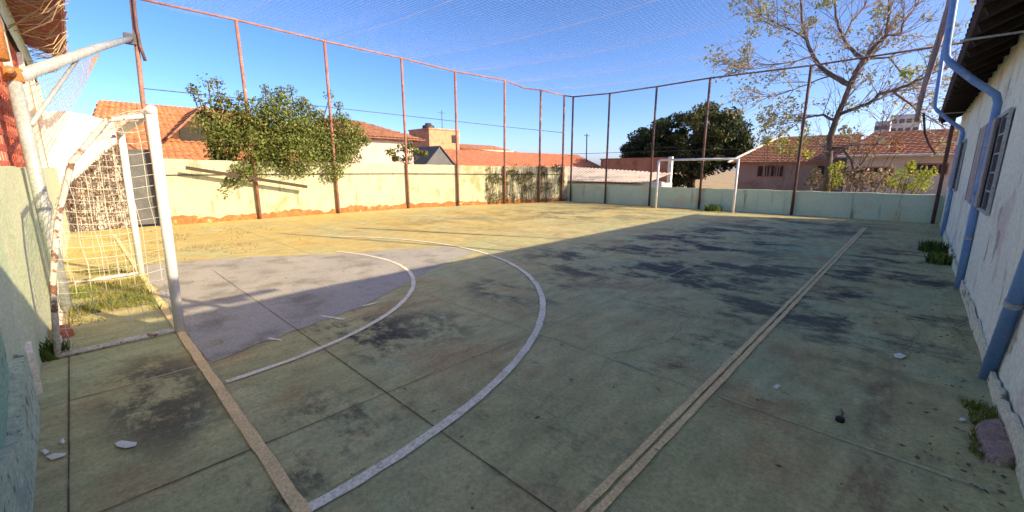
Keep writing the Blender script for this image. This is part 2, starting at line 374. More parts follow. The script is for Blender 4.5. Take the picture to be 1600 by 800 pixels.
def wall_path(mb, path, h, th, z0=0.0, step=0.3, jit=0.012, wob=0.01, mi=0):
    """A wall along a polyline: uneven top edge and a slightly wavy face."""
    P = []
    for (a, b) in zip(path[:-1], path[1:]):
        a = Vector((*a, 0)); b = Vector((*b, 0)); n = max(1, int((b - a).length / step))
        for i in range(n): P.append(a.lerp(b, i / n))
    P.append(Vector((*path[-1], 0)))
    base = len(mb.v); rows = 5
    for i, p in enumerate(P):
        d = (P[min(i + 1, len(P) - 1)] - P[max(i - 1, 0)]).normalized(); n = Vector((d.y, -d.x, 0))
        hh = (h(i / (len(P) - 1)) if callable(h) else h) + R.uniform(-jit, jit)
        for r in range(rows):
            z = z0 + (hh - z0) * r / (rows - 1)
            mb.v.append(tuple(p + n * (wob * mn.noise(p * 1.3 + Vector((0, 0, z * 1.7)))) + Vector((0, 0, z))))
        for r in range(rows):
            z = z0 + (hh - z0) * r / (rows - 1)
            mb.v.append(tuple(p - n * th + Vector((0, 0, z))))
    k = 2 * rows
    for i in range(len(P) - 1):
        a = base + i * k; b = a + k
        for r in range(rows - 1):
            mb.f.append((a + r, b + r, b + r + 1, a + r + 1)); mb.mi.append(mi)
            mb.f.append((b + rows + r, a + rows + r, a + rows + r + 1, b + rows + r + 1)); mb.mi.append(mi)
        mb.f.append((a + rows - 1, b + rows - 1, b + k - 1, a + k - 1)); mb.mi.append(mi)
    for a in (base, base + (len(P) - 1) * k):
        mb.f.append(tuple([a + r for r in range(rows)] + [a + rows + r for r in reversed(range(rows))])); mb.mi.append(mi)

def tile_roof(mb, e0, e1, r0, r1, pitch=0.22, amp=0.035, th=0.05, mi=0, rows=8):
    """Corrugated tile slope from eave e0-e1 up to ridge r0-r1, each course stepping down."""
    e0, e1, r0, r1 = map(Vector, (e0, e1, r0, r1))
    n = max(2, int((e1 - e0).length / pitch)) * 4
    nrm = (e1 - e0).cross(r0 - e0)
    if nrm.length < 1e-6: nrm = (e1 - e0).cross(r1 - e0)
    nrm.normalize()
    if nrm.z < 0: nrm = -nrm
    base = len(mb.v); tot = rows * 2
    for j in range(tot):
        t = (j // 2 + (j % 2)) / rows; drop = (0.02 if j % 2 == 0 else -0.02)
        for i in range(n + 1):
            s = i / n
            p = e0.lerp(e1, s).lerp(r0.lerp(r1, s), t)
            mb.v.append(tuple(p + nrm * (amp * abs(sin(pi * i / 4 + pi / 4)) + drop)))
    for j in range(tot - 1):
        for i in range(n):
            a = base + j * (n + 1) + i
            mb.f.append((a, a + 1, a + n + 2, a + n + 1)); mb.mi.append(mi)
    b2 = len(mb.v); dn = nrm * -th
    for p in (e0, e1, r1, r0): mb.v.append(tuple(p + dn))
    mb.f.append((b2 + 3, b2 + 2, b2 + 1, b2)); mb.mi.append(mi)
    # closing fascia round the edges
    for a, b in ((e0, e1), (e1, r1), (r0, e0), (r1, r0)):
        if (a - b).length > 1e-4: mb.face((a + dn, b + dn, b + nrm * 0.012, a + nrm * 0.012), mi)

# ------------------------------------------------------------------ ground and court
g = MB(); g.face(((-400, -300, -0.02), (400, -300, -0.02), (400, 500, -0.02), (-400, 500, -0.02)))
struct(g.build('ground', M_earth))
g = MB()
NX, NY = 60, 70
x0, x1, y0, y1 = -14.3, 0.6, -0.5, 16.3
for j in range(NY + 1):
    for i in range(NX + 1):
        x = lerp(x0, x1, i / NX); y = lerp(y0, y1, j / NY)
        g.v.append((x, y, 0))
for j in range(NY):
    for i in range(NX):
        a = j * (NX + 1) + i; g.f.append((a, a + 1, a + NX + 2, a + NX + 1)); g.mi.append(0)
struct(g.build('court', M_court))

def strip(mb, pts, wd, z, jit=0.004, step=0.12):
    """A painted band following a polyline, with slightly ragged edges."""
    P = []
    pts = [Vector((p[0], p[1], z)) for p in pts]
    for a, b in zip(pts[:-1], pts[1:]):
        n = max(1, int((b - a).length / step))
        for i in range(n): P.append(a.lerp(b, i / n))
    P.append(pts[-1]); base = len(mb.v)
    for i, p in enumerate(P):
        d = (P[min(i + 1, len(P) - 1)] - P[max(i - 1, 0)]).normalized(); n = Vector((-d.y, d.x, 0))
        mb.v.append(tuple(p + n * (wd / 2 + R.uniform(-jit, jit)))); mb.v.append(tuple(p - n * (wd / 2 + R.uniform(-jit, jit))))
    for i in range(len(P) - 1):
        a = base + 2 * i; mb.f.append((a, a + 1, a + 3, a + 2)); mb.mi.append(0)

# slab joints
g = MB()
for y, xa, xb in ((1.235, -7.2, -0.9), (-0.22, -6.4, -2.0)): strip(g, ((xa, y), (xb, y)), 0.0075, 0.0062, 0.0015, 0.2)
strip(g, ((-2.34, -0.4), (-2.34, 1.6)), 0.0075, 0.0062, 0.0015, 0.2)
strip(g, ((-5.17, 1.24), (-5.17, 4.0)), 0.012, 0.003, 0.002, 0.2)
struct(g.build('court_joint_open', M_joint))
g = MB()
strip(g, ((-3.72, -0.35), (-3.72, 0.45)), 0.016, 0.0035, 0.004, 0.1)
for y in (2.72, 4.2, 5.7, 7.2, 8.7, 10.2, 11.7, 13.2): strip(g, ((-13.5, y), (-0.86, y)), 0.02, 0.003, 0.004, 0.2)
for y in (1.26, 2.72, 5.7, 8.7, 11.7): strip(g, ((-0.76, y), (0.45, y)), 0.025, 0.003, 0.005, 0.2)
for x in (-2.34, -3.82, -8.2, -9.7, -11.2, -12.7): strip(g, ((x, 1.7 if x > -3 else 1.3), (x, 15.5)), 0.016, 0.0035, 0.004, 0.2)
struct(g.build('court_joint_filled', M_jointpale))

g = MB()
for pts in (((-1.6, 2.72), (-1.35, 3.4), (-1.5, 4.3)), ((-4.6, -0.2), (-4.2, 0.1), (-4.1, 0.4)), ((-3.0, 4.2), (-2.6, 5.0), (-2.75, 5.7)), ((0.1, 4.2), (0.2, 5.1), (0.02, 6.0)), ((-2.0, -0.2), (-1.7, 0.35), (-1.8, 0.9))):
    P = []
    for a, b in zip(pts[:-1], pts[1:]):
        for k in range(7): P.append((lerp(a[0], b[0], k / 7) + R.uniform(-.03, .03), lerp(a[1], b[1], k / 7) + R.uniform(-.03, .03)))
    strip(g, P, .003, .0065, .001, .03)
struct(g.build('court_crack', M_joint))

# grey painted goal area
poly = [(-3.72, .53), (-3.9, 1.05), (-4.14, 1.98), (-4.73, 2.97), (-5.25, 4.0), (-5.6, 4.85), (-6.3, 4.75), (-6.8, 4.0), (-7.2, 2.95), (-7.7, 2.3), (-8.3, 1.3), (-8.5, .53)]
g = MB()
c = Vector((-6, 1.6, .004)); ring = []
for a, b in zip(poly, poly[1:] + poly[:1]):
    a = Vector((*a, .004)); b = Vector((*b, .004)); n = max(1, int((b - a).length / 0.04))
    for i in range(n):
        p = a.lerp(b, i / n); q = p + Vector((mn.noise(p * 5), mn.noise(p * 5 + Vector((9, 0, 0))), 0)) * 0.045 + Vector((mn.noise(p * 21), mn.noise(p * 23), 0)) * 0.02; q.z = .004; ring.append(q)
for a, b in zip(ring, ring[1:] + ring[:1]): g.face((c, a, b))
struct(g.build('goal_area_paint', M_grey))

def arc_pts(cx, cy, r, a0, a1, n=60): return [(cx + r * cos(lerp(a0, a1, i / n)), cy + r * sin(lerp(a0, a1, i / n))) for i in range(n + 1)]
g = MB()
strip(g, arc_pts(-6.16, .48, 4.45, 0.004, 2.3, 90), 0.062, 0.0085, .004, .10)
strip(g, arc_pts(-6.16, .48, 2.89, 0.02, 2.0, 60), 0.052, 0.0085, .005, .10)
for a, b in (((567, 479), (597, 472)), ((500, 494), (538, 500)), ((420, 529), (440, 533))):
    pa = G(*a); pb = G(*b); strip(g, ((pa.x, pa.y), (pb.x, pb.y)), 0.03, 0.008, 0.008, 0.05)
struct(g.build('court_arc_line', M_white))
g = MB(); strip(g, ((-1.25, .48), (-13.0, .48)), 0.060, 0.012, .004, .10)
struct(g.build('goal_line', M_tan))
g = MB()
strip(g, ((-0.855, 0.2), (-0.855, 13.8)), 0.038, 0.0085, .003, .10); strip(g, ((-0.80, 0.2), (-0.805, 13.8)), 0.038, 0.0085, .003, .10)
struct(g.build('touchline', M_tan))
g = MB(); strip(g, ((-12.5, 15.42), (-1.6, 15.42)), 0.08, 0.008)
struct(g.build('far_goal_line', M_tan))

# ------------------------------------------------------------------ side walls
WL = [(-14.22, 1.55), (-14.12, 5.2), (-13.95, 8.8), (-12.95, 12.6), (-11.9, 16.1)]
def wl_at(y):
    for (a, b) in zip(WL[:-1], WL[1:]):
        if y <= b[1] or b is WL[-1]:
            t = (y - a[1]) / (b[1] - a[1]); return lerp(a[0], b[0], t)
t = thing('boundary_wall', (-14.2, 1.55, 0), 'long sunlit cream side wall with a crumbling orange brick base', 'wall')
g = MB(); wall_path(g, WL, lambda s: lerp(1.72, 1.56, s), 0.18)
g.build('wall_face', M_cream, t)
g = MB()
wall_path(g, [(x + .028, y) for x, y in WL], lambda q: .17 + .16 * mn.noise(Vector((q * 16, 0, 3))) + .07 * mn.noise(Vector((q * 70, 0, 5))), .03, step=.09, jit=.03, wob=.03)
o = g.build('brick_base', M_brickrow, t)

t = thing('boundary_wall', (-6, 16.1, 0), 'low mint green end wall in shade behind the far goal', 'wall')
g = MB(); wall_path(g, [(-11.86, 16.1), (0.566, 16.25)], 0.775, 0.16)
g.build('wall_face', M_mint, t)
g = MB()
for x in (-10.4, -8.6, -7.5, -5.95, -5.1, -3.95, -3.15, -2.95, -1.4):
    g.box((x - .03, 16.08 + (x + 11.86) * .012, 0), (x + .03, 16.2, .76 + R.uniform(-.01, .012)), 0)
g.build('wall_rib', M_mint, t)

# ------------------------------------------------------------------ left boundary continues: gate, white wall, dry vines
t = thing('gate', (-14.3, 1.2, 0), 'dark grey sheet metal gate between the white wall and cream wall', 'gate')
g = MB(); g.box((-14.36, .93, .06), (-14.32, 1.53, 1.95)); g.build('gate_panel', M_gate, t)
g = MB()
for y in (.94, 1.52): g.box((-14.32, y - .02, .06), (-14.30, y + .02, 1.95))
g.box((-14.319, .965, 1.91), (-14.302, 1.495, 1.95))
g.build('gate_frame', M_gate, t)
g = MB(); wall_path(g, [(-14.42, -.55), (-14.42, .91)], lambda s: 2.62 + .14 * sin(pi * min(1, s * 1.1)), 0.25, step=.12)
tag(g.build('white_wall', M_whitewall), 'tall bright white wall behind the near goal net', 'wall')
g = MB()
for i in range(1500):
    y = R.uniform(-.45, 1.0); top = lerp(1.0, 2.15, (y + .15) / 1.1); z = top * (1 - R.random() ** 1.6 * 1.0)
    if z < .02: continue
    p = Vector((-14.25 + R.gauss(0, .05), y, z))
    g.leaf(p, R.uniform(.06, .13), 0 if R.random() < .55 else 1, .4, .7)
for i in range(70):
    y = R.uniform(-.45, 1.0); top = lerp(1.0, 2.15, (y + .15) / 1.1)
    pts = [(-14.27 + R.uniform(-.03, .05), y + .1 * sin(k * .9 + i) * k / 5, top * k / 5) for k in range(6)]
    g.tube(pts, .006, 4, 1, False)
tag(g.build('dry_creeper', [M_hay, M_haydark]), 'withered brown creeper climbing the white wall behind the near goal', 'creeper')

# ------------------------------------------------------------------ lattice building at the camera end
def yb(x): return lerp(-.412, -.20, min(1, max(0, (x + 4.9) / -9.3)))
t = thing('lattice_building', (-8, -.4, 0), 'pale green hall with red lattice openings and tiled eaves at left edge', 'building')
g = MB(); wall_path(g, [(-1.6, yb(-1.6)), (-13.9, yb(-13.9))], 1.47, 0.2)
g.build('lower_wall', M_creamgreen, t)
g = MB()
prof = [(-4.86, 0), (-4.88, .2), (-4.885, .5), (-4.74, .74), (-4.5, .93), (-4.3, 1.07), (-3.9, 1.32), (-3.2, 1.44), (-1.6, 1.46), (-1.6, 0)]
pr2 = []
for a, b in zip(prof[:-1], prof[1:]):
    for k in range(6): pr2.append((lerp(a[0], b[0], k / 6) + R.uniform(-.008, .008), lerp(a[1], b[1], k / 6)))
fr = [Vector((x, -.382, z)) for x, z in pr2]; bk = [Vector((x - .012, -.405, z)) for x, z in pr2]
cf = Vector((-3.2, -.380, .6))
for a, b in zip(fr, fr[1:] + fr[:1]): g.face((a, b, cf))
for a, b, c2, d in zip(fr, fr[1:] + fr[:1], bk[1:] + bk[:1], bk): g.face((a, d, c2, b))
g.build('side_wall', M_teal, t)  # thin darker teal sheet in front of the lower wall, top outline curved
g = MB(); g.face(((-1.6, yb(-1.6) - .085, 1.472), (-14.0, yb(-14.0) - .085, 1.472), (-14.0, yb(-14.0) - .085, 3.6), (-1.6, yb(-1.6) - .085, 3.6))); g.box((-14.0, -.72, 1.47), (-1.6, -.55, 3.7)); g.build('back_panel', M_pilaster, t)
g = MB(); wall_path(g, [(-1.6, yb(-1.6)), (-13.9, yb(-13.9))], 3.74, 0.2, z0=3.25); g.build('lintel', M_creamgreen, t)
piers = [-13.75, -12.3, -10.55, -8.3, -5.1, -2.9]
for i, x in enumerate(piers):
    q = MB(); q.box((x - .16, yb(x) - .2, 1.472), (x + .16, yb(x) + .03, 3.248)); q.build('pilaster', M_pilaster, t, bevel=.012)
for a, b in zip(piers[:-1], piers[1:]):
    q = MB(); xa, xb = a + .165, b - .165
    n = int((xb - xa) / .20)
    for k in range(n + 1):
        x = lerp(xa, xb, k / n); q.box((x - .03, yb(x) - .040, 1.475), (x + .03, yb(x) - .03, 3.245))
    for k in range(12):
        z = lerp(1.50, 3.22, k / 11); q.bar((xa, yb(xa) - .035, z), (xb, yb(xb) - .0352, z), .0102, .06)
    q.build('lattice_panel', M_lattice, t)
g = MB(); tile_roof(g, (-13.6, .30, 3.86), (-2.2, .30, 3.86), (-13.6, -4.2, 5.6), (-2.2, -4.2, 5.6), rows=16)
g.build('roof', [M_tilebrown], t)
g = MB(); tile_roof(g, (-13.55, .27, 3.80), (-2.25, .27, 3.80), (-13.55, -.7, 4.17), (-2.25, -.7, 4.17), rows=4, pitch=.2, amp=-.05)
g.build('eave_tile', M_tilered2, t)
g = MB()
for i in range(60):
    x = R.uniform(-13.6, -6.5); L = R.uniform(.6, 2.6)
    a = Vector((x, .34 + R.uniform(-.05, .02), 3.82 + R.uniform(-.05, .1))); b = Vector((x + L * R.uniform(-1, 1), -.30 + R.uniform(-.1, .2), 3.72 + R.uniform(-.5, .2)))
    m_ = a.lerp(b, .5) + Vector((R.uniform(-.2, .2), .05, -.12)); g.tube((a, a.lerp(m_, .6), m_, b), .007, 4)
tag(g.build('draped_net', M_netbrown), 'tan tangled net draped over the tiled eaves at the upper left', 'net')
g = MB()
wall_path(g, [(-1.8, -.325), (-2.6, -.33), (-3.4, -.335), (-3.75, -.345)], lambda q: .34 + .08 * sin(q * 9), 0.05, step=.05, jit=.010, wob=.008)
g.build('spalled_plinth', M_spall, t)
g = MB(); wall_path(g, [(-3.98, -.34), (-4.12, -.345)], lambda q: .30, 0.04, step=.03, jit=.03, wob=.02); g.build('plaster_flake', M_pilaster, t)
q = MB(); q.tube(((-7.3, yb(-7.3) + .03, .98), (-5.2, yb(-5.2) + .03, 1.0)), .012, 6); q.build('conduit', M_galv, t)

# grey support pole with brace
t = thing('support_pole', (-6.2, -.22, 0), 'grey galvanised pole by the near goal with a long pipe braced to the fence', 'pole')
g = MB(); g.tube(((-6.2, -.24, 0), (-6.25, -.24, 1.2), (-6.45, -.25, 2.38)), .055, 12); g.build('pole_shaft', M_galv, t, True)
ENDB = atX(205, 60, -14.1)
g = MB(); g.tube(((-6.44, -.22, 2.33), Vector((-6.44, -.22, 2.33)).lerp(ENDB, .5) + Vector((0, 0, .03)), ENDB), .06, 12); g.build('brace_pipe', M_galv, t, True)
mid = Vector((-6.44, -.22, 2.33)).lerp(ENDB, .33)
g = MB(); g.tube(((-6.33, -.2, 1.88), mid), .022, 8); g.build('strut', M_galv, t, True)
g = MB(); g.tube(((-6.45, -.25, 2.28), (-6.46, -.25, 2.40)), .075, 12); g.tube(((-6.05, -.25, 2.335), (-6.75, -.25, 2.36)), .035, 8); g.build('collar', M_rusty, t)
g = MB()
PA = Vector((-6.44, -.2, 2.30)); PB = PA.lerp(ENDB, .5) - Vector((0, 0, .04)); PC = Vector((-6.62, -.2, 1.5))
for k in range(26):
    u = k / 25; a = PA.lerp(PB, u); b = PC.lerp(PB, u)
    g.tube((a, a.lerp(b, .5) + Vector((R.uniform(-.02, .02), R.uniform(-.02, .02), R.uniform(-.03, .01))), b), .003, 4)
for k in range(12):
    u = k / 11; g.tube([PA.lerp(PC, u).lerp(PB, q / 5) + Vector((0, 0, -.03 * sin(pi * q / 5))) for q in range(6)], .003, 4)
g.build('hanging_net', M_netbrown, t)
g = MB(); g.tube(((-5.35, -.26, 2.30), (-5.5, -.27, 3.1)), .06, 10)
tag(g.build('orange_post', M_rusty, None, True), 'short rusty orange post end beside the red lattice', 'post')
bpy.data.objects['orange_post'].location = (0, 0, 0)

# ------------------------------------------------------------------ side fence
t = thing('fence', (-14.1, 8, 0), 'tall rusty pipe fence rising in front of the cream side wall', 'fence')
posts = [((370, 30), (402, 342)), ((508, 66), (527, 333)), ((626, 92), (637, 325)), ((714, 112), (718, 325)), ((786, 126), (787, 319)), ((843, 142), (843, 315)), ((885, 150), (885, 314))]
tops = []
g = MB(); X0 = -14.14
p_top = Vector((X0, 1.62, 5.47)); g.tube(((X0, 1.5, 0), (X0, 1.5, 3.1), p_top), .05, 10); g.build('post', M_rust, t, True); tops.append(p_top)
ys = [3.75, 6.1, 8.75, 10.75, 12.85, 14.55, 15.75]; zs = [5.46, 5.38, 5.33, 5.12, 5.03, 4.80, 4.68]
for y, z in zip(ys, zs):
    x = wl_at(y) + .075
    g = MB(); g.tube(((x, y, 0), (x + R.uniform(-.02, .02), y, z * .5), (x, y + R.uniform(-.03, .03), z)), .045, 10)
    g.build('post', M_rust, t, True); tops.append(Vector((x, y, z)))
g = MB(); g.tube([tops[0] + Vector((0, -.1, 0))] + tops[1:6] + [tops[5].lerp(tops[6], .5) + Vector((0, 0, -.10)), tops[6], tops[7]], .03, 8); g.build('top_rail', M_rust, t, True)
for zz, rr in ((3.42, .012), (1.31, .014)):
    g = MB(); pts = []
    for y in [1.55] + ys:
        x = wl_at(y) + .03; s = (y - 1.55) / 14.2; pts.append((x, y, zz - (0.33 if zz > 2 else .08) * max(0, s - .45) / .55))
    g.tube(pts, rr, 6); g.build('wire', M_wire, t)
g = MB(); g.tube((atX(206, -30, -14.05), atX(213, 40, -14.05), atX(219, 72, -14.05), atX(227, 95, -14.05)), .035, 8); g.build('hook', M_rustdark, t, True)
g = MB(); p = atX(204, 61, -14.1); g.box(p - Vector((.06, .12, .12)), p + Vector((.06, .10, .12))); g.build('bracket', M_wire, t)

t = thing('fence', (-6, 16.0, 0), 'tall thin pipe fence rising behind the far goal', 'fence')
fx = [(-11.62, 4.62), (-9.78, 4.55), (-7.75, 4.56), (-5.8, 4.60), (-2.86, 4.55), (0.42, 4.6)]
tp = []
for x, z in fx:
    y = 16.0 + (x + 11.86) * .012
    g = MB(); g.tube(((x, y, 0), (x, y, z)), .042, 10); g.build('post', M_rustdark, t, True); tp.append(Vector((x, y, z)))
g = MB(); g.tube([tops[-1]] + tp, .028, 8); g.build('top_rail', M_rustdark, t, True)
g = MB(); g.tube([(x, 16.02 + (x + 11.86) * .012, 2.15) for x, z in fx], .009, 6); g.build('wire', M_wire, t)

# ------------------------------------------------------------------ overhead net
t = thing('overhead_net', (-7, 8, 5), 'fine pale ball net stretched over the court between the fences', 'net')
def netz(x, y):
    s = min(1, max(0, (y + .4) / 16.3)); xl = wl_at(max(1.55, y)); u = (x - xl) / (0.0 - xl)
    zl = 5.46 if y < 6 else (5.38 if y < 8 else lerp(5.36, 4.66, min(1, (y - 8) / 8.0)))
    zr = lerp(5.5, 4.6, s)
    bay = 0
    ysx = [-.4, 1.6] + ys
    for a, b in zip(ysx[:-1], ysx[1:]):
        if a <= y <= b: bay = sin(pi * (y - a) / (b - a))
    return lerp(zl, zr, u) - .34 * sin(pi * u) * (.6 + .4 * sin(pi * s)) - .10 * bay
g = MB()
cell = .1
ny = int(16.3 / cell)
for j in range(ny + 1):
    y = -.35 + j * cell; xl = wl_at(max(1.55, y)) + .08
    n = 22
    g.tube([(lerp(xl, 0.0, i / n), y, netz(lerp(xl, 0, i / n), y)) for i in range(n + 1)], .0005, 3, 0, False)
for k in range(int(14.1 / cell) + 1):
    x = -k * cell
    pts = []
    for i in range(33):
        y = lerp(-.35, 15.95, i / 32)
        if x < wl_at(max(1.55, y)) + .05: continue
        pts.append((x, y, netz(x, y)))
    if len(pts) > 2: g.tube(pts, .0005, 3, 0, False)
g.build('mesh', M_skynet, t)
for y in [1.6] + ys[:-1]:
    xl = wl_at(max(1.55, y)) + .08; q = MB()
    q.tube([(lerp(xl, 0, i / 24), y, netz(lerp(xl, 0, i / 24), y) + .004) for i in range(25)], .004, 5, 0, False)
    q.build('support_cable', M_skynet, t)

# ------------------------------------------------------------------ goals
def goal(xa, xb, y, hgt, depth, label, net=True, sgn=-1, base=True, r=.045, lean=0.0):
    t = thing('soccer_goal', ((xa + xb) / 2, y, 0), label, 'goal', 'soccer goals')
    for x in (xa, xb):
        g = MB(); g.tube(((x, y, 0), (x, y + lean, hgt)), r, 14); g.build('post', M_goal, t, True)
    g = MB(); g.tube(((xa + r, y + lean, hgt), (xb - r, y + lean, hgt)), r * .97, 14); g.build('crossbar', M_goal, t, True)
    if base:
        kn = [(0, hgt - .06), (.50, hgt - .50), (.60, hgt - .85), (depth, .03)]
        for x in (xa, xb):
            g = MB(); g.tube([(x, y + sgn * d, z) for d, z in ((.0, hgt - .05), (.22, hgt - .10), (.46, hgt - .42), (.60, hgt - .85), (depth * .92, .6), (depth, .02))], .02, 8)
            g.build('back_stay', M_goalold, t, True)
            g = MB(); g.tube(((x, y, .035), (x, y + sgn * depth, .02)), .022, 8); g.build('base_bar', M_goalold, t, True)
        g = MB(); g.tube(((xa, y + sgn * depth, .02), (xb, y + sgn * depth, .02)), .018, 8); g.build('ground_bar', M_goalold, t, True)
    if net:
        prof = [(0, hgt), (.22, hgt - .08), (.46, hgt - .42), (.60, hgt - .85), (depth * .92, .6), (depth, .05)]
        # resample the profile
        seg = [0]
        for a, b in zip(prof[:-1], prof[1:]): seg.append(seg[-1] + hypot(b[0] - a[0], b[1] - a[1]))
        def pr(s):
            for i in range(len(prof) - 1):
                if s <= seg[i + 1] + 1e-9:
                    q = (s - seg[i]) / (seg[i + 1] - seg[i]); return lerp(prof[i][0], prof[i + 1][0], q), lerp(prof[i][1], prof[i + 1][1], q)
            return prof[-1]
        g = MB(); c = .09; ns = int(seg[-1] / c); nx = int(abs(xb - xa) / c)
        def pt(i, j):
            d, z = pr(min(seg[-1], j * seg[-1] / ns)); x = lerp(xa, xb, i / nx)
            sag = .10 * sin(pi * i / nx) * sin(pi * j / ns); wob = .02 * mn.noise(Vector((i * .7, j * .7, 3)))
            return (x + wob, y + sgn * (d + sag * .5 + wob), max(.02, z - sag * .6 + wob))
        for i in range(nx + 1): g.tube([pt(i, j) for j in range(ns + 1)], .0022, 4, 0, False)
        for j in range(ns + 1): g.tube([pt(i, j) for i in range(nx + 1)], .0022, 4, 0, False)
        g.build('net_back', M_netcord, t)
        for x in (xa, xb):
            g = MB()
            def front(z): 
                for i in range(len(prof) - 1):
                    if prof[i][1] >= z >= prof[i + 1][1]: return lerp(prof[i][0], prof[i + 1][0], (prof[i][1] - z) / (prof[i][1] - prof[i + 1][1]))
                return depth
            zz = .06
            while zz < hgt - .05:
                d = front(zz); g.tube([(x + .03 * sin(k * 1.7 + zz * 9), y + sgn * d * k / 4, zz - .03 * sin(pi * k / 4)) for k in range(5)], .0022, 4, 0, False); zz += c
            dd = .05
            while dd < depth:
                zt = hgt
                for i in range(len(prof) - 1):
                    if prof[i][0] <= dd <= prof[i + 1][0]: zt = lerp(prof[i][1], prof[i + 1][1], (dd - prof[i][0]) / (prof[i + 1][0] - prof[i][0]))
                g.tube([(x + .03 * sin(k * 1.3 + dd * 20), y + sgn * dd + .01 * sin(k * 2.1), lerp(.04, zt, k / 8)) for k in range(9)], .0022, 4, 0, False); dd += c
            g.build('net_side', M_netcord, t)
    return t
goal(-4.66, -7.68, .48, 1.93, .76, 'white goal with torn net close by at left in front of the white wall', r=.040, lean=.055)
goal(-7.17, -4.42, 15.42, 1.80, .0, 'bare white goal frame without a net by the low mint wall', net=False, base=False, r=.04)

# ------------------------------------------------------------------ right building
XB = .57
t = thing('whitewashed_building', (2, 8, 0), 'long peeling whitewashed building with dark eaves along the right side', 'building')
g = MB(); wall_path(g, [(XB, 16.4), (XB, -.5)][::-1], 2.98, -.25, wob=.012)
g.build('front_wall', M_peel, t)
g = MB(); g.box((XB + .25, 16.15, 0), (6.5, 16.4, 2.98)); g.box((XB + .25, -.5, 0), (6.5, -.25, 2.98)); g.box((6.3, -.25, 0), (6.5, 16.15, 2.98)); g.build('side_wall', M_peel, t)
EX, EZ = .14, 2.75
def rz(x): return EZ + (x - EX) * .5
g = MB(); tile_roof(g, (EX, 3.95, EZ), (EX, 16.5, EZ), (3.5, 3.95, rz(3.5)), (3.5, 16.5, rz(3.5)), rows=12, amp=.014, pitch=.2)
tile_roof(g, (6.9, 16.5, EZ), (6.9, 3.95, EZ), (3.5, 16.5, rz(3.5)), (3.5, 3.95, rz(3.5)), rows=12, pitch=.5)
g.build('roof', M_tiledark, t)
g = MB(); tile_roof(g, (EX, -.9, EZ + .2), (EX, 3.9, EZ + .2), (3.5, -.9, rz(3.5) + .2), (3.5, 3.9, rz(3.5) + .2), rows=12, amp=.014, pitch=.2)
tile_roof(g, (6.9, 3.9, EZ + .2), (6.9, -.9, EZ + .2), (3.5, 3.9, rz(3.5) + .2), (3.5, -.9, rz(3.5) + .2), rows=12, pitch=.5)
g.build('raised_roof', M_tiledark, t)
for i in range(30):
    g = MB(); y = -.6 + i * .58
    dz = .2 if y < 3.9 else 0
    g.bar((EX + .05, y, rz(EX + .05) - .10 + dz), (XB + .1, y, rz(XB + .1) - .10 + dz), .06, .08)
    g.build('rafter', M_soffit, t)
g = MB()
pth = [(XB - .028 - .012 * mn.noise(Vector((0, y * .9, 4))), y) for y in [15.9 - .3 * k for k in range(53)]]
def flip_path(mb, path, h):
    wall_path(mb, path, h, .02, step=.07, jit=.016, wob=.009)
flip_path(g, pth, lambda q: .12 + .06 * mn.noise(Vector((3, q * 14, 0))) + .035 * mn.noise(Vector((3, q * 60, 0))))
g.build('plinth', M_plinth, t)
def window(ya, yb_, z0, z1, split):
    w_ = MB(); w_.box((XB - .035, ya - .04, z0 - .04), (XB - .01, yb_ + .04, z0)); w_.box((XB - .035, ya - .04, z1), (XB - .01, yb_ + .04, z1 + .04))
    w_.box((XB - .035, ya - .04, z0), (XB - .01, ya, z1)); w_.box((XB - .035, yb_, z0), (XB - .01, yb_ + .04, z1))
    f = w_.build('window', M_frame, t)
    q = MB(); q.box((XB - .02, ya, z0), (XB - .012, split, z1)); q.build('glass', M_glass, f)
    q = MB()
    for k in range(4): q.box((XB - .03, ya, lerp(z0, z1, (k + 1) / 5) - .008), (XB - .022, split, lerp(z0, z1, (k + 1) / 5) + .008))
    q.box((XB - .031, split - .02, z0), (XB - .0225, split + .01, z1)); q.build('glazing_bar', M_frame, f)
    q = MB()
    nn = 20
    for k in range(nn):
        z = lerp(z0 + .02, z1 - .02, k / (nn - 1)); q.bar((XB - .058, split, z), (XB - .058, yb_, z), .012, .045)
    q.box((XB - .056, split, z0), (XB - .046, yb_, z1))
    for y in (split + .015, (split + yb_) / 2, yb_ - .015): q.box((XB - .072, y - .015, z0), (XB - .0645, y + .015, z1))
    q.build('shutter', M_shutter, f)
window(6.45, 8.75, 1.03, 2.0, 7.0)
window(12.3, 14.3, 1.06, 2.0, 12.75)
for (y, z) in ((5.4, 2.52), (13.1, 2.62)):
    q = MB(); q.tube(((.08, y, z), (XB + .02, y, z)), .009, 6); q.build('bracket_rod', M_frame, t)

def blue_pole(y, lab, lean=0.0):
    g = MB(); x = XB - .046
    pts = [(x + .01, y, 0), (x, y, 1.2), (x - .005, y, 2.2), (x - .03, y + .01, 2.285), (.30, y + .02, 2.46), (.07, y + .05, 2.70), (.025, y + .06, 2.78), (.01, y + .06, 2.9), (-.06, y + .05, 5.45)]
    pts = [(a, b - lean * min(1, c / 2.3), c) for a, b, c in pts]
    g.tube(pts, .038, 14)
    o = tag(g.build('net_pole', M_bluepipe, None, True), lab, 'pole', 'blue net poles')
    def on(z):
        for a, b in zip(pts[:-1], pts[1:]):
            if a[2] <= z <= b[2]: return Vector(a).lerp(Vector(b), (z - a[2]) / (b[2] - a[2]))
    for z in (.62, 1.72):
        p = on(z); q = on(z + .035); c = MB(); c.tube((p, q), .0425, 14); c.box((p.x, p.y - .008, z + .006), (XB + .02, p.y + .008, z + .03)); c.build('clamp', M_galv, o)
    p = on(1.15); q = on(1.27); c = MB(); c.tube((p, q), .0415, 14); c.build('socket_joint', M_bluepipe, o, True)
    return o
blue_pole(4.28, 'thick blue pole nearest in frame, its foot ending by the flaking plinth', 1.25)
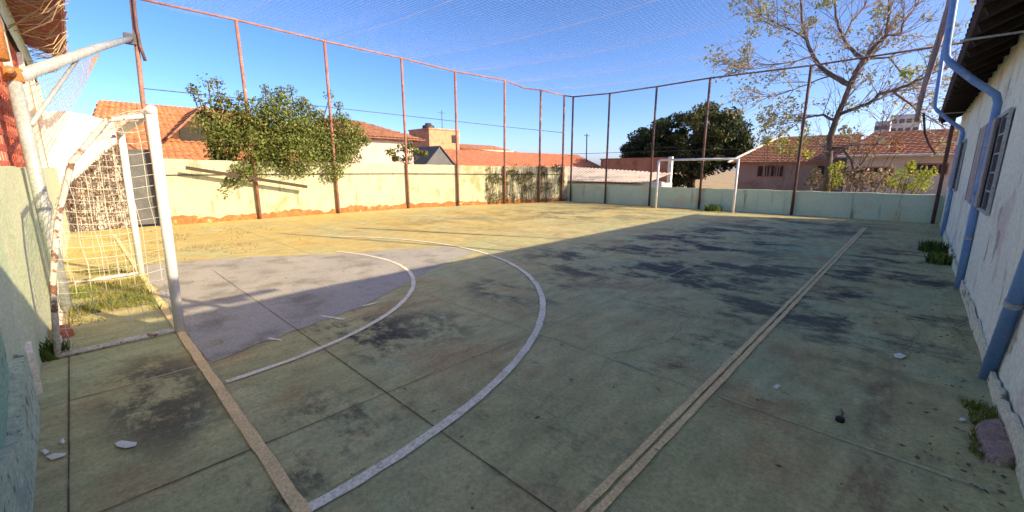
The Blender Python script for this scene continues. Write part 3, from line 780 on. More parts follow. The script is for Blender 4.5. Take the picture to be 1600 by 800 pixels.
blue_pole(7.45, 'blue bent pole crossing the near shuttered window and rounding the eaves')
blue_pole(13.2, 'blue bent pole by the far window near the corner with the mint wall')

g = MB()
for k in range(22):
    a = R.uniform(0, 2 * pi); r = .065 * sqrt(R.random()); ph = R.uniform(0, 6); pts = []
    for i in range(16):
        q = i / 15; c = Vector((lerp(-.03, -.12, q) + .05 * sin(q * 5), lerp(9.0, 9.3, q), lerp(5.2, 2.2, q)))
        rr = r * (1.25 - q * 1.12) * (1 + .25 * sin(q * 11 + ph))
        pts.append(c + Vector((cos(a + q * 3) * rr, sin(a + q * 3) * rr, 0)))
    g.tube(pts, R.uniform(.008, .02), 5)
tag(g.build('gathered_net', M_bundle, None, True), 'gathered brown net hanging in a twisted rope beside the dark eaves', 'net')
g = MB(); g.tube([(-.10, 9.3, 2.3), (-.05, 11, 2.1), (.03, 13.1, 2.0), (.2, 15.9, 1.85)], .018, 6)
tag(g.build('slack_cable', M_rustdark), 'slack dark cable running low under the eaves to the far corner', 'cable')

# ------------------------------------------------------------------ houses beyond the side wall
def wall_box(parent, name, a, b, m): q = MB(); q.box(a, b); return q.build(name, m, parent)
t = thing('orange_roofed_house', (-21, 3, 0), 'house with a broad orange tiled roof and dark gable behind the cream wall', 'house')
wall_box(t, 'wall', (-27, -1.0, 0), (-18.8, 7.3, 1.62), M_pink)
g = MB(); tile_roof(g, (-18.4, .2, 1.62), (-18.4, 7.6, 1.62), (-22.4, 1.15, 3.98), (-22.4, 6.0, 3.98), rows=16)
tile_roof(g, (-27.2, 7.6, 1.62), (-27.2, .2, 1.62), (-22.4, 6.0, 3.98), (-22.4, 1.15, 3.98), rows=12)
tile_roof(g, (-18.4, 7.6, 1.62), (-27.2, 7.6, 1.62), (-22.4, 6.0, 3.98), (-22.45, 6.0, 3.98), rows=12)
tile_roof(g, (-27.2, .2, 1.62), (-18.4, .2, 1.62), (-22.45, 1.15, 3.98), (-22.4, 1.15, 3.98), rows=12)
g.build('roof', M_tile, t)
# cross gable
a0, a1, ap = 2.75, 4.75, 3.75
g = MB(); xf = -19.9
g.face(((xf, a0, 2.45), (xf, a1, 2.45), (xf, a1, 2.75), (xf, ap, 3.62), (xf, a0, 2.75)))
g.face(((xf, a0, 2.45), (xf, a0, 2.75), (-22.2, a0, 2.75), (-22.2, a0, 2.45))); g.face(((xf, a1, 2.45), (-22.2, a1, 2.45), (-22.2, a1, 2.75), (xf, a1, 2.75)))
gb = g.build('gable', M_gabledark, t)
g = MB(); g.box((xf + .005, 3.0, 2.5), (xf + .03, 3.75, 2.98)); g.build('gable_opening', M_dark, gb)
g = MB(); tile_roof(g, (-19.3, 2.55, 2.55), (-22.3, 2.55, 2.55), (-19.3, ap, 3.78), (-22.3, ap, 3.78), rows=7)
tile_roof(g, (-22.3, 4.95, 2.55), (-19.3, 4.95, 2.55), (-22.3, ap, 3.78), (-19.3, ap, 3.78), rows=7)
g.build('gable_roof', M_tilebrown, gb)

t = thing('pink_house', (-21, 11, 0), 'pinkish house with a brown hipped roof right of the overhanging bush', 'house')
wall_box(t, 'wall', (-25, 8.4, 0), (-20.0, 13.05, 3.05), M_pink)
g = MB(); tile_roof(g, (-19.6, 8.0, 3.02), (-19.6, 13.6, 3.02), (-22.5, 9.5, 4.05), (-22.5, 11.2, 4.05), rows=10)
tile_roof(g, (-19.6, 13.6, 3.02), (-25.4, 13.6, 3.02), (-22.5, 11.2, 4.05), (-22.52, 11.2, 4.05), rows=8)
tile_roof(g, (-25.4, 13.6, 3.02), (-25.4, 8.0, 3.02), (-22.5, 11.2, 4.05), (-22.5, 9.5, 4.05), rows=8)
tile_roof(g, (-25.4, 8.0, 3.02), (-19.6, 8.0, 3.02), (-22.52, 9.5, 4.05), (-22.5, 9.5, 4.05), rows=8)
g.build('roof', M_tilebrown, t)
wall_box(t, 'window', (-20.0 + .004, 11.9, 1.9), (-19.96, 12.5, 2.6), M_frame)

t = thing('brick_tower', (-31.5, 22.6, 0), 'raw orange brick tower holding a dark water tank', 'tower')
wall_box(t, 'wall', (-33, 21.2, 0), (-30, 24.4, 4.75), M_brick)
wall_box(t, 'parapet', (-33.06, 21.14, 4.752), (-29.94, 24.46, 4.86), M_brick)
wall_box(t, 'window', (-29.998, 23.55, 3.75), (-29.95, 24.2, 4.4), M_dark)
wall_box(t, 'opening', (-29.998, 22.3, 2.75), (-29.95, 23.6, 3.2), M_dark)
g = MB(); g.tube(((-31.2, 22.0, 4.86), (-31.2, 22.0, 5.16), (-31.2, 22.0, 5.2), (-31.2, 22.0, 5.36)), [.55, .5, .3, .25], 16); g.build('water_tank', M_tank, t, True)
g = MB(); g.tube(((-31.5, 23.7, 4.75), (-31.5, 23.7, 6.6)), .03, 6); g.tube(((-31.5, 23.3, 6.4), (-31.5, 24.1, 6.4)), .02, 6); g.build('aerial', M_wire, t)

t = thing('grey_gabled_outbuilding', (-21.5, 14.6, 0), 'small grey gable end beside the long orange roof', 'outbuilding')
g = MB(); xa = -19.9
g.face(((xa, 13.75, 0), (xa, 15.75, 0), (xa, 15.75, 1.75), (xa, 14.75, 2.72), (xa, 13.75, 1.75)))
g.face(((-21.9, 13.75, 0), (-21.9, 15.75, 0), (-21.9, 15.75, 1.75), (-21.9, 14.75, 2.72), (-21.9, 13.75, 1.75))[::-1])
g.face(((xa, 13.75, 0), (xa, 13.75, 1.75), (-21.9, 13.75, 1.75), (-21.9, 13.75, 0))); g.face(((xa, 15.75, 0), (-21.9, 15.75, 0), (-21.9, 15.75, 1.75), (xa, 15.75, 1.75)))
g.build('wall', M_gate, t)
g = MB()
for y, zz in ((13.65, 1.68), (15.85, 1.68)):
    A = [Vector((x, yy, z)) for x, yy, z in ((-19.8, y, zz), (-22.0, y, zz), (-22.0, 14.75, 2.78), (-19.8, 14.75, 2.78))]
    dn = Vector((0, 0, -.05)); g.face(A); g.face([p + dn for p in A][::-1])
    for a, b in zip(A, A[1:] + A[:1]): g.face((a, a + dn, b + dn, b))
g.build('roof', M_gate, t)

t = thing('long_tiled_house', (-22, 24, 0), 'long low house under a bright red orange roof behind the cream wall', 'house')
wall_box(t, 'wall', (-25.4, 16.6, 0), (-20.2, 31.0, 1.62), M_housecream)
g = MB(); tile_roof(g, (-19.8, 16.2, 1.6), (-19.8, 32.0, 1.6), (-22.6, 16.2, 2.75), (-22.6, 32.0, 2.75), rows=14, amp=.02)
tile_roof(g, (-25.6, 32.0, 1.6), (-25.6, 16.2, 1.6), (-22.6, 32.0, 2.75), (-22.6, 16.2, 2.75), rows=8)
g.build('roof', M_tilered, t)

t = thing('cream_house', (-33, 30, 0), 'cream house with a low dark sloping roof beyond the red orange roof', 'house')
wall_box(t, 'wall', (-36, 25.4, 0), (-31, 32.5, 3.35), M_housecream)
g = MB(); tile_roof(g, (-30.5, 25.0, 3.35), (-30.5, 36.0, 2.75), (-33.5, 25.6, 3.95), (-33.5, 31.8, 3.95), rows=8)
tile_roof(g, (-36.5, 36.0, 2.75), (-36.5, 25.0, 3.35), (-33.5, 31.8, 3.95), (-33.5, 25.6, 3.95), rows=6)
g.build('roof', M_tilebrown, t)
t = thing('white_block', (-33, 38, 0), 'small white flat topped block right of the cream house', 'building')
wall_box(t, 'wall', (-35, 37.2, 0), (-32, 39.6, 2.95), M_whitewall)
wall_box(t, 'parapet', (-35.05, 37.15, 2.952), (-31.95, 39.65, 3.08), M_whitewall)

# behind the low end wall
t = thing('sheet_roofed_shed', (-11, 20, 0), 'long shed with a pale sheet roof beyond the left end of the mint wall', 'shed')
g = MB()
def corr(mb, a, b, c2, d, n=60):
    a, b, c2, d = map(Vector, (a, b, c2, d)); base = len(mb.v)
    for j in range(2):
        for i in range(n + 1):
            s = i / n; p = (a.lerp(b, s) if j == 0 else d.lerp(c2, s)); mb.v.append((p.x, p.y, p.z + .022 * sin(i * pi / 2)))
    for i in range(n): mb.f.append((base + i, base + i + 1, base + n + 2 + i, base + n + 1 + i)); mb.mi.append(0)
corr(g, (-14.6, 17.4, .90), (-8.55, 17.4, .90), (-9.0, 21.0, 1.27), (-16.2, 21.0, 1.68), 120)
g.build('roof', M_asb, t)
wall_box(t, 'wall', (-15.8, 17.75, 0), (-8.9, 20.8, .80), M_housecream)
wall_box(t, 'white_end_wall', (-8.86, 17.6, 0), (-8.0, 17.9, .93), M_whitewall)

t = thing('brown_brick_house', (-13, 27, 0), 'brown brick house with a flat parapet left of the big dark tree', 'house')
def prism(parent, name, pts, z0, z1, m):
    q = MB(); lo = [Vector((x, y, z0)) for x, y in pts]; hi = [Vector((x, y, z1)) for x, y in pts]
    q.face(hi); q.face(lo[::-1])
    for a, b, c2, d in zip(lo, lo[1:] + lo[:1], hi[1:] + hi[:1], hi): q.face((a, b, c2, d))
    return q.build(name, m, parent)
prism(t, 'wall', ((-15.6, 24.8), (-10.95, 24.8), (-13.2, 29.2), (-17.5, 29.2)), 0, 2.1, M_brickbrown)
wall_box(t, 'corner_pier', (-10.948, 24.78, 0), (-10.72, 24.98, 2.2), M_whitewall)
prism(t, 'coping', ((-15.65, 24.74), (-10.952, 24.74), (-13.2, 29.25), (-17.55, 29.25)), 2.102, 2.17, M_brickbrown)

def house_front(t, xa, xb, y, ztop, wins, m):
    wall_box(t, 'wall', (xa, y, 0), (xb, y + 6, ztop), m)
    for (wa, wb, za, zb) in wins:
        f = wall_box(t, 'window', (wa, y - .03, za), (wb, y - .003, zb), M_brickbrown)
        q = MB(); n = max(2, int((wb - wa) / .35))
        for k in range(n):
            u0 = lerp(wa, wb, k / n) + .05; u1 = lerp(wa, wb, (k + 1) / n) - .05; q.box((u0, y - .05, za + .07), (u1, y - .031, zb - .07))
        q.build('pane', M_dark, f)
t = thing('brown_house', (-6, 32, 0), 'brown rendered house with a barred window and pale gable edge behind far goal', 'house')
house_front(t, -8.6, -3.1, 30, 1.95, [(-7.45, -6.0, .98, 1.72), (-4.4, -3.5, .98, 1.72)], M_brown)
g = MB(); tile_roof(g, (-9.0, 29.6, 1.9), (-2.9, 29.6, 1.9), (-7.0, 33.0, 3.55), (-2.9, 33.0, 3.55), rows=16, amp=.015, pitch=.26)
tile_roof(g, (-2.9, 36.4, 1.9), (-9.0, 36.4, 1.9), (-2.9, 33.0, 3.55), (-7.0, 33.0, 3.55), rows=8)
tile_roof(g, (-9.0, 36.4, 1.9), (-9.0, 29.6, 1.9), (-7.0, 33.0, 3.55), (-7.02, 33.0, 3.55), rows=8)
g.build('roof', M_tilebrown, t)
g = MB(); g.bar((-9.05, 29.5, 1.93), (-6.98, 33.0, 3.66), .12, .10); g.build('verge', M_whitewall, t)

t = thing('red_roofed_house', (0, 31, 0), 'wide house with a red tiled roof behind the bare branched tree', 'house')
house_front(t, -2.9, 5.5, 28.5, 2.15, [(-2.2, -1.0, 1.05, 1.6), (-.6, .9, 1.2, 1.75), (2.0, 3.4, 1.1, 1.75)], M_pink)
g = MB(); tile_roof(g, (-3.3, 28.1, 2.15), (6, 28.1, 2.15), (-2.2, 31.6, 3.5), (6, 31.6, 3.5), rows=16, amp=.015, pitch=.26)
tile_roof(g, (6, 35.2, 2.15), (-3.3, 35.2, 2.15), (6, 31.6, 3.5), (-2.2, 31.6, 3.5), rows=8)
g.build('roof', M_tilemuted, t)
q = MB(); q.tube(((-3.3, 28.02, 2.12), (6, 28.02, 2.12)), .06, 8); q.build('gutter', M_frame, t)
q = MB(); q.tube(((1.2, 31.6, 3.4), (1.2, 31.6, 4.7)), .02, 6); q.tube(((.8, 31.6, 4.6), (1.6, 31.6, 4.6)), .012, 5); q.tube(((.9, 31.6, 4.4), (1.5, 31.6, 4.4)), .012, 5); q.build('aerial', M_wire, t)

for i, (a, b, zt, lb) in enumerate(((1368, 1392, 190, 'pale grey apartment block far beyond the red roof, lower and left'), (1394, 1440, 180, 'taller pale apartment block far beyond the red roof, right of its neighbour'))):
    pa = atY(a, zt, 130 + i * 6); pb = atY(b, zt, 130 + i * 6)
    t = thing('apartment_block', ((pa.x + pb.x) / 2, 133, 0), lb, 'building', 'distant apartment blocks')
    y = 130 + i * 6
    wall_box(t, 'wall', (pa.x, y, 0), (pb.x, y + 9, pa.z), M_tower)
    for k in range(5):
        for j in range(3 + i):
            q = MB()
            u = lerp(pa.x, pb.x, (j + .5) / (3 + i)); z = pa.z - 1.2 - k * 2.0; q.box((u - .45, y - .05, z - .7), (u + .45, y - .01, z + .2))
            q.build('window', M_gate, t)

p0 = atX(917, 248, -21); p1 = atX(917, 209, -21)
g = MB(); g.tube(((p0.x, p0.y, 0), (p1.x, p1.y, p1.z)), .05, 8); g.tube(((p1.x, p1.y - .4, p1.z - .15), (p1.x, p1.y + .4, p1.z - .15)), .03, 6)
tag(g.build('utility_pole', M_wire), 'thin dark utility pole behind the corner where the fences meet', 'pole')

# ------------------------------------------------------------------ trees and plants
def clump(mb, c, r, n, size, mis, wts, flat=1.0, droop=.2):
    c = Vector(c)
    for i in range(n):
        d = Vector((R.gauss(0, 1), R.gauss(0, 1), R.gauss(0, 1))).normalized() * (R.random() ** .45) * r
        d.z *= flat
        mb.leaf(c + d, size, R.choices(mis, wts)[0], .55, droop)

# bush climbing over the cream wall
t = thing('overhanging_bush', (-14.6, 5, 0), 'big leafy olive green bush spilling over the cream side wall', 'bush')
g = MB(); st = MB()
cl = []
outline = [(330, 200, .5), (350, 235, .5), (365, 180, .5), (390, 220, .6), (400, 175, .45), (430, 165, .45), (430, 210, .6), (420, 255, .5), (455, 190, .5), (470, 235, .6), (485, 215, .6),
           (500, 190, .4), (505, 245, .55), (530, 215, .55), (545, 240, .45), (555, 205, .4), (520, 270, .35), (470, 265, .4), (380, 270, .35), (340, 265, .3), (360, 285, .25), (440, 150, .3), (470, 165, .3), (395, 205, .5), (410, 240, .5), (450, 225, .6), (535, 190, .35), (570, 220, .22), (345, 160, .3), (505, 215, .5), (520, 235, .5), (515, 255, .45), (490, 255, .5), (540, 225, .5), (460, 210, .55), (485, 180, .4), (415, 190, .5), (375, 205, .5), (425, 230, .6), (355, 215, .5), (445, 260, .4), (530, 250, .45), (400, 260, .45), (475, 205, .5), (440, 185, .5), (550, 225, .4)]
for (x, y, r) in outline:
    p = atX(x, y, -14.15 + R.uniform(-.45, .3)); cl.append((p, r))
    clump(g, p, r * 1.05, int(2500 * r * r) + 100, .085, (0, 1, 2), (.58, .30, .12), .9)
for (x, y, r) in ((325, 130, .22), (300, 140, .12), (310, 150, .14), (340, 130, .16), (320, 165, .2), (515, 150, .16), (530, 165, .14), (375, 150, .14), (350, 300, .16), (415, 140, .12), (455, 140, .14), (550, 255, .2)):
    p = atX(x, y, -14.2); cl.append((p, r)); clump(g, p, r * 1.3, 60, .08, (0, 1, 2), (.5, .2, .3))
g.build('foliage', [M_leafA, M_leafB, M_leafC], t)
roots = [Vector((-14.75, y, 0)) for y in (3.2, 4.4, 5.6)]
for p, r in cl:
    q = min(roots, key=lambda s: abs(s.y - p.y)); m1 = q.lerp(p, .55) + Vector((-.3, 0, .35)); m1.x = min(m1.x, -14.5); m1.z = max(m1.z, 1.9)
    st.tube((q, q.lerp(m1, .6), m1, p, p + Vector((.05, R.uniform(-.2, .2), .1))), [.05, .04, .025, .014, .006], 5)
st.build('stem', M_bark, t)
g = MB(); g.bar(atX(290, 262, -13.88), atX(480, 292, -13.78), .05, .09)
tag(g.build('leaning_plank', M_wood), 'dark weathered plank leaning slanted through the bush on the cream wall', 'plank')

# small shrub over the wall
t = thing('small_wall_shrub', (-14.6, 9.1, 0), 'small sparse shrub topping the cream wall right of the big bush', 'shrub')
g = MB(); st = MB()
for (x, y, r) in ((612, 238, .28), (630, 232, .3), (648, 238, .3), (662, 240, .22), (635, 248, .25), (618, 248, .15), (640, 228, .2)):
    p = atX(x, y, -14.35 + R.uniform(-.2, .2)); clump(g, p, r, 90, .12, (0, 1, 2), (.5, .25, .25), .6)
    st.tube(((-14.5, 9.15, 0), (-14.5, 9.2, 1.6), p), [.03, .022, .008], 5)
g.build('foliage', [M_leafA, M_leafB, M_leafC], t); st.build('stem', M_bark, t)

# creeper on the end of the cream wall
g = MB()
for i in range(2900):
    y = R.uniform(12.0, 15.9); top = lerp(1.2, 1.68, min(1, (y - 12.2) / 1.0)); z = top - abs(R.gauss(0, .75))
    if z < .05 or mn.noise(Vector((y * 2.0, z * 2.2, 1))) < -.05: continue
    g.leaf((wl_at(y) + .05 + R.uniform(-.03, .05), y, z), .08, R.choices((0, 1, 2), (.3, .25, .45))[0], .6, .5)
for i in range(60):
    y = R.uniform(11.9, 13.0); z = R.uniform(.35, 1.6); g.leaf((wl_at(y) + .1, y, z), .09, 2, .6)
for i in range(70):
    y = R.uniform(12.1, 15.8); z1 = R.uniform(1.0, 1.64); g.tube([(wl_at(y) + .07, y + .05 * sin(k + i), lerp(.02, z1, k / 5)) for k in range(6)], .008, 4, 2, False)
tag(g.build('wall_creeper', [M_leafA, M_leafE, M_leafC]), 'patchy creeper hanging down the far end of the cream wall', 'creeper')

# big dark tree
t = thing('dark_tree', (-13.6, 34, 0), 'big dark domed tree behind the brown brick house', 'tree')
tr = MB(); tr.tube(((-13.0, 34, 0), (-13.05, 34, 1.6), (-13.3, 34, 3.0)), [.32, .26, .22], 10)
g = MB()
top = [(975, 232), (985, 215), (1005, 198), (1030, 182), (1055, 170), (1085, 162), (1115, 160), (1140, 166), (1158, 185), (1168, 205), (1165, 228), (1150, 248)]
def tp_y(x):
    for a, b in zip(top[:-1], top[1:]):
        if a[0] <= x <= b[0]: return lerp(a[1], b[1], (x - a[0]) / (b[0] - a[0]))
    return 230
def bt_y(x): return lerp(246, 262, (x - 975) / 65) if x < 1040 else (290 if x < 1075 else lerp(285, 245, (x - 1075) / 92))
for i in range(340):
    x = R.uniform(978, 1165); yt = tp_y(x); yb2 = bt_y(x); s = R.random() ** .8
    y = lerp(yt + 5, yb2, s)
    dd = R.uniform(-3.4, 3.4) * sqrt(max(.05, 1 - ((x - 1078) / 100) ** 2))
    p = atY(x, y, 34 + dd) ; r = R.uniform(.45, .85)
    light = R.random() < .5
    clump(g, p, r, 150, .22, (0, 1), (.25, .75) if light else (.9, .1), .65, .1)
    if i % 7 == 0: tr.tube(((-13.2, 34, 2.4), Vector((-13.2, 34, 3.2)).lerp(p, .5), p), [.14, .08, .03], 6)
g.build('crown', [M_leafD, M_leafE], t); tr.build('trunk', M_bark, t, True)

# bare branched tree on the right
t = thing('bare_tree', (atY(1292, 300, 19).x, 19, 0), 'large half bare spreading tree with pale leaf tips over the mint wall', 'tree')
tr = MB(); tw = MB(); lf = MB()
YT = 19.0
def br(pts, r0, r1, dy0=0.0, dy1=0.0):
    P = [atY(x, y, YT + lerp(dy0, dy1, i / max(1, len(pts) - 1))) for i, (x, y) in enumerate(pts)]
    S = []
    for a, b in zip(P[:-1], P[1:]):
        for k in range(3): S.append(a.lerp(b, k / 3) + Vector((R.uniform(-.02, .02), R.uniform(-.03, .03), R.uniform(-.02, .02))))
    S.append(P[-1])
    tr.tube(S, [lerp(r0, r1, i / (len(S) - 1)) for i in range(len(S))], 8)
    return P
rt = atY(1290, 300, YT)
tr.tube(((rt.x - .02, YT, -.02), (rt.x, YT, .4), rt), [.18, .15, .13], 10)
ends = []
def B(pts, r0, r1, d0=0, d1=0, tip=True):
    P = br(pts, r0, r1, d0, d1)
    n = len(P)
    for i in range(1, n): ends.append((P[i], (P[i] - P[i - 1]).normalized(), i / (n - 1), r1))
B([(1290, 300), (1296, 255), (1297, 215), (1308, 185), (1318, 160), (1328, 132)], .115, .075)
B([(1328, 132), (1300, 118), (1280, 102), (1270, 85), (1262, 65), (1254, 40), (1250, 0), (1240, -40)], .085, .025, 0, -1.2)
B([(1328, 132), (1338, 112), (1350, 93)], .09, .08)
B([(1350, 93), (1332, 80), (1318, 60), (1308, 35), (1304, 5), (1300, -40)], .07, .02, 0, .9)
B([(1318, 60), (1330, 35), (1350, 12), (1362, -20)], .035, .015, .4, 1.3)
B([(1350, 93), (1368, 72), (1384, 55), (1388, 25), (1392, -20)], .07, .025, 0, -.8)
B([(1384, 55), (1405, 55), (1412, 35), (1430, 10), (1445, -15)], .04, .012, -.4, .6)
B([(1350, 93), (1390, 90), (1402, 105), (1425, 130)], .04, .012, 0, 1.0)
B([(1312, 178), (1340, 168), (1358, 162), (1372, 148), (1395, 142)], .06, .045)
B([(1395, 142), (1420, 132), (1450, 118), (1475, 108)], .045, .015, 0, -.7)
B([(1395, 142), (1415, 158), (1430, 172), (1455, 186)], .04, .012, 0, .5)
B([(1306, 188), (1285, 180), (1266, 182), (1252, 188)], .05, .02, 0, -.4)
B([(1270, 88), (1245, 95), (1215, 100), (1180, 108)], .03, .01, -.6, -1.4)
B([(1262, 65), (1240, 48), (1215, 38), (1190, 25)], .03, .01, -.7, -.4)
B([(1300, 118), (1270, 128), (1240, 140), (1205, 150)], .028, .008, 0, 1.0)
B([(1297, 230), (1318, 232), (1330, 250), (1335, 268)], .05, .03, 0, -.3)
B([(1335, 268), (1350, 250), (1370, 225), (1378, 200)], .035, .01, -.3, .2)
# twigs
def twig(p, d, L, r, depth):
    d = (d + Vector((R.gauss(0, .45), R.gauss(0, .45), R.gauss(0, .35)))).normalized()
    q = p + d * L * .5 + Vector((R.gauss(0, .04), R.gauss(0, .04), R.gauss(0, .04))) * L
    e = q + (d + Vector((0, 0, R.uniform(-.35, .35)))).normalized() * L * .5
    tw.tube((p, q, e), [r, r * .75, r * .45], 4, 0, False)
    if depth > 0:
        for k in range(R.choice((2, 2, 3))): twig(e if k else q, d, L * R.uniform(.6, .85), r * .6, depth - 1)
    tips.append(e)
tips = []
for (p, d, s, r) in ends:
    for k in range(4 if s < .9 else 7):
        twig(p, d + Vector((0, 0, .2)), R.uniform(.5, .95), .016, 2 if s < .9 else 3)
for e in tips:
    left = e.x < -3.6
    if R.random() < (.42 if left else .16):
        mi = 0 if R.random() < .72 else (1 if R.random() < .6 else 2)
        for k in range(R.choice((4, 5, 6, 8))): lf.leaf(e + Vector((R.gauss(0, .08), R.gauss(0, .08), R.gauss(0, .07))), .125, mi, .5, .4)
for (x, y, r, mi) in ((1180, 25, .4, 0), (1195, 15, .35, 0), (1178, 50, .3, 0), (1165, 80, .28, 0), (1160, 100, .25, 0), (1215, 45, .35, 0), (1200, 180, .35, 0), (1230, 165, .35, 0), (1195, 200, .3, 0), (1290, 3, .3, 3), (1300, -5, .35, 3), (1265, 35, .25, 0),
                      (1375, 20, .3, 0), (1420, 115, .3, 3), (1455, 100, .3, 0), (1255, 200, .28, 3), (1258, 215, .25, 3), (1320, 205, .22, 0), (1250, 185, .2, 3), (1355, 120, .3, 0)):
    clump(lf, atY(x, y, YT + R.uniform(-1, 1)), r, 80, .12, (0, 1, 2, 3), (.7, .2, .1, 0) if mi == 0 else (.1, .15, .25, .5))
tr.build('trunk', M_bark, t, True); tw.build('twig', M_twig, t); lf.build('leaf', [M_leafF, M_leafB, M_leafG, M_leafH], t)

def shrub(name, label, spots, Y, mats, wts, size=.1, n=70, stem_from=None):
    t = thing(name, (atY(spots[0][0], spots[0][1], Y).x, Y, 0), label, 'shrub')
    g = MB(); st = MB()
    for (x, y, r) in spots:
        p = atY(x, y, Y + R.uniform(-.3, .3)); clump(g, p, r, n, size, tuple(range(len(mats))), wts, .9)
        b = Vector((lerp(p.x, t.location.x, .5), Y, 0)); st.tube((b, b.lerp(p, .6) + Vector((0, 0, .05)), p), [.02, .015, .006], 5)
    g.build('foliage', mats, t); st.build('stem', M_bark, t)
shrub('lime_shrub', 'bright lime green shrub topping the mint wall beside the whitewashed building', [(1395, 285, .2), (1410, 272, .22), (1425, 268, .25), (1440, 275, .25), (1452, 270, .2), (1430, 290, .25), (1415, 292, .2), (1445, 290, .2), (1424, 258, .15)], 17.4, [M_leafH, M_leafG, M_leafB], (.5, .25, .25))
shrub('yellow_leaved_sapling', 'yellow leaved sapling just right of the bare tree trunk', [(1305, 275, .2), (1302, 262, .18), (1310, 285, .18), (1300, 290, .16), (1312, 258, .16)], 17.6, [M_leafH, M_leafG, M_leafB], (.4, .4, .2))
shrub('yellow_tipped_shrub', 'loose yellow tipped shrub left of the bare tree in front of the brown house', [(1215, 232, .3), (1235, 238, .3), (1250, 228, .25), (1225, 222, .25), (1262, 240, .25), (1195, 222, .2), (1200, 218, .25)], 21, [M_leafG, M_leafB, M_leafA], (.45, .3, .25), .11, 80)
shrub('brown_thicket', 'tangle of pinkish brown dry brush behind the mint wall right of trunk', [(1330, 282, .35), (1350, 285, .35), (1370, 282, .4), (1395, 285, .3), (1345, 270, .3), (1270, 285, .3), (1275, 272, .25), (1385, 270, .3), (1325, 270, .25)], 18.3, [M_hay, M_haydark, M_leafA], (.5, .2, .3), .12, 90)
shrub('red_leaved_shrub', 'reddish shrub rising in front of the red roof', [(1335, 232, .3), (1350, 225, .35), (1340, 215, .25), (1365, 235, .3), (1375, 222, .25), (1405, 232, .25), (1400, 222, .2)], 22, [mat('red_leaf', (0.25, .07, .05), (.33, .12, .08), 5, trans=.2), M_hay, M_leafB], (.5, .3, .2), .12, 60)

# far weed in front of the mint wall
def tuft(name, label, c, r, n, hgt, mats, wd=.012, kind=None, cat='weed', group=None):
    g = MB(); c = Vector(c)
    for i in range(n):
        a = R.uniform(0, 2 * pi); rr = r * sqrt(R.random()); p = c + Vector((cos(a) * rr, sin(a) * rr, 0))
        h = hgt * R.uniform(.4, 1.1); ln = Vector((R.gauss(0, .35), R.gauss(0, .35), 0)) * h
        s = Vector((-sin(a), cos(a), 0)) * wd * R.uniform(.7, 1.4); m_ = R.randrange(len(mats))
        q = p + ln * .4 + Vector((0, 0, h * .6)); e = p + ln + Vector((0, 0, h))
        g.face((p - s, p + s, q + s * .8, q - s * .8), m_); g.face((q - s * .8, q + s * .8, e), m_)
    o = g.build(name, mats); tag(o, label, cat, group, kind); return o
tuft('weed', 'small dark weed at the foot of the mint wall behind the far goal', (-5.15, 15.7, 0), .3, 160, .26, [M_weed], .02)
tuft('weed', 'green weed clump at the foot of the second blue pole', (.40, 9.3, 0), .17, 200, .19, [M_weed, M_grassA], .012)
tuft('weed', 'low dark green weeds along the plinth below the far window', (.34, 10.6, 0), .2, 220, .2, [M_weed], .014)
tuft('weed', 'green weed in the left corner by the spalled plinth', (-4.72, -.30, 0), .09, 80, .16, [M_weed], .008)
# grass in the goal mouth
g = MB()
for i in range(5200):
    x = R.uniform(-8.6, -5.55); y = R.uniform(-.22, .46)
    if mn.noise(Vector((x * 1.6, y * 2.6, 0))) + (.25 if -7.4 < x < -5.9 else -.12) + R.uniform(-.2, .2) < -.02: continue
    h = R.uniform(.02, .075) * (1.5 if mn.noise(Vector((x * 2, y * 2, 5))) > .15 else 1); a = R.uniform(0, 2 * pi); s = Vector((cos(a), sin(a), 0)) * .005
    p = Vector((x, y, 0)); e = p + Vector((R.gauss(0, .4) * h, R.gauss(0, .4) * h, h)); g.face((p - s, p + s, e), 0 if mn.noise(Vector((x * 1.1, y * 1.3, 8))) + R.uniform(-.3, .3) > -.12 else 1)
tag(g.build('grass_patch', [M_grassA, M_grassB]), 'patch of short green and dry grass inside the near goal', 'grass', None, 'stuff')
g = MB()
for i in range(3000):
    x = R.uniform(-14.0, -8.4); y = R.uniform(-.1, 3.2) if R.random() < .6 else R.uniform(.3, 1.6)
    if mn.noise(Vector((x * .9, y * 1.3, 2))) < .05: continue
    h = R.uniform(.02, .06); a = R.uniform(0, 2 * pi); s = Vector((cos(a), sin(a), 0)) * .006
    p = Vector((x, y, 0)); e = p + Vector((R.gauss(0, .5) * h, R.gauss(0, .5) * h, h)); g.face((p - s, p + s, e), 0)
tag(g.build('dry_grass', [M_grassB]), 'thin dry grass growing over the court edge by the gate', 'grass', None, 'stuff')
g = MB()
for i in range(900):
    y = R.uniform(3.0, 3.75); x = R.uniform(.42, .60) - abs(y - 3.4) * .1
    h = R.uniform(.015, .06); a = R.uniform(0, 2 * pi); s = Vector((cos(a), sin(a), 0)) * .004
    p = Vector((x, y, 0)); e = p + Vector((R.gauss(0, .5) * h, R.gauss(0, .5) * h, h)); g.face((p - s, p + s, e), 0)
tag(g.build('moss', [M_moss]), 'yellow green moss growing against the plinth by the pink concrete chunk', 'moss', None, 'stuff')

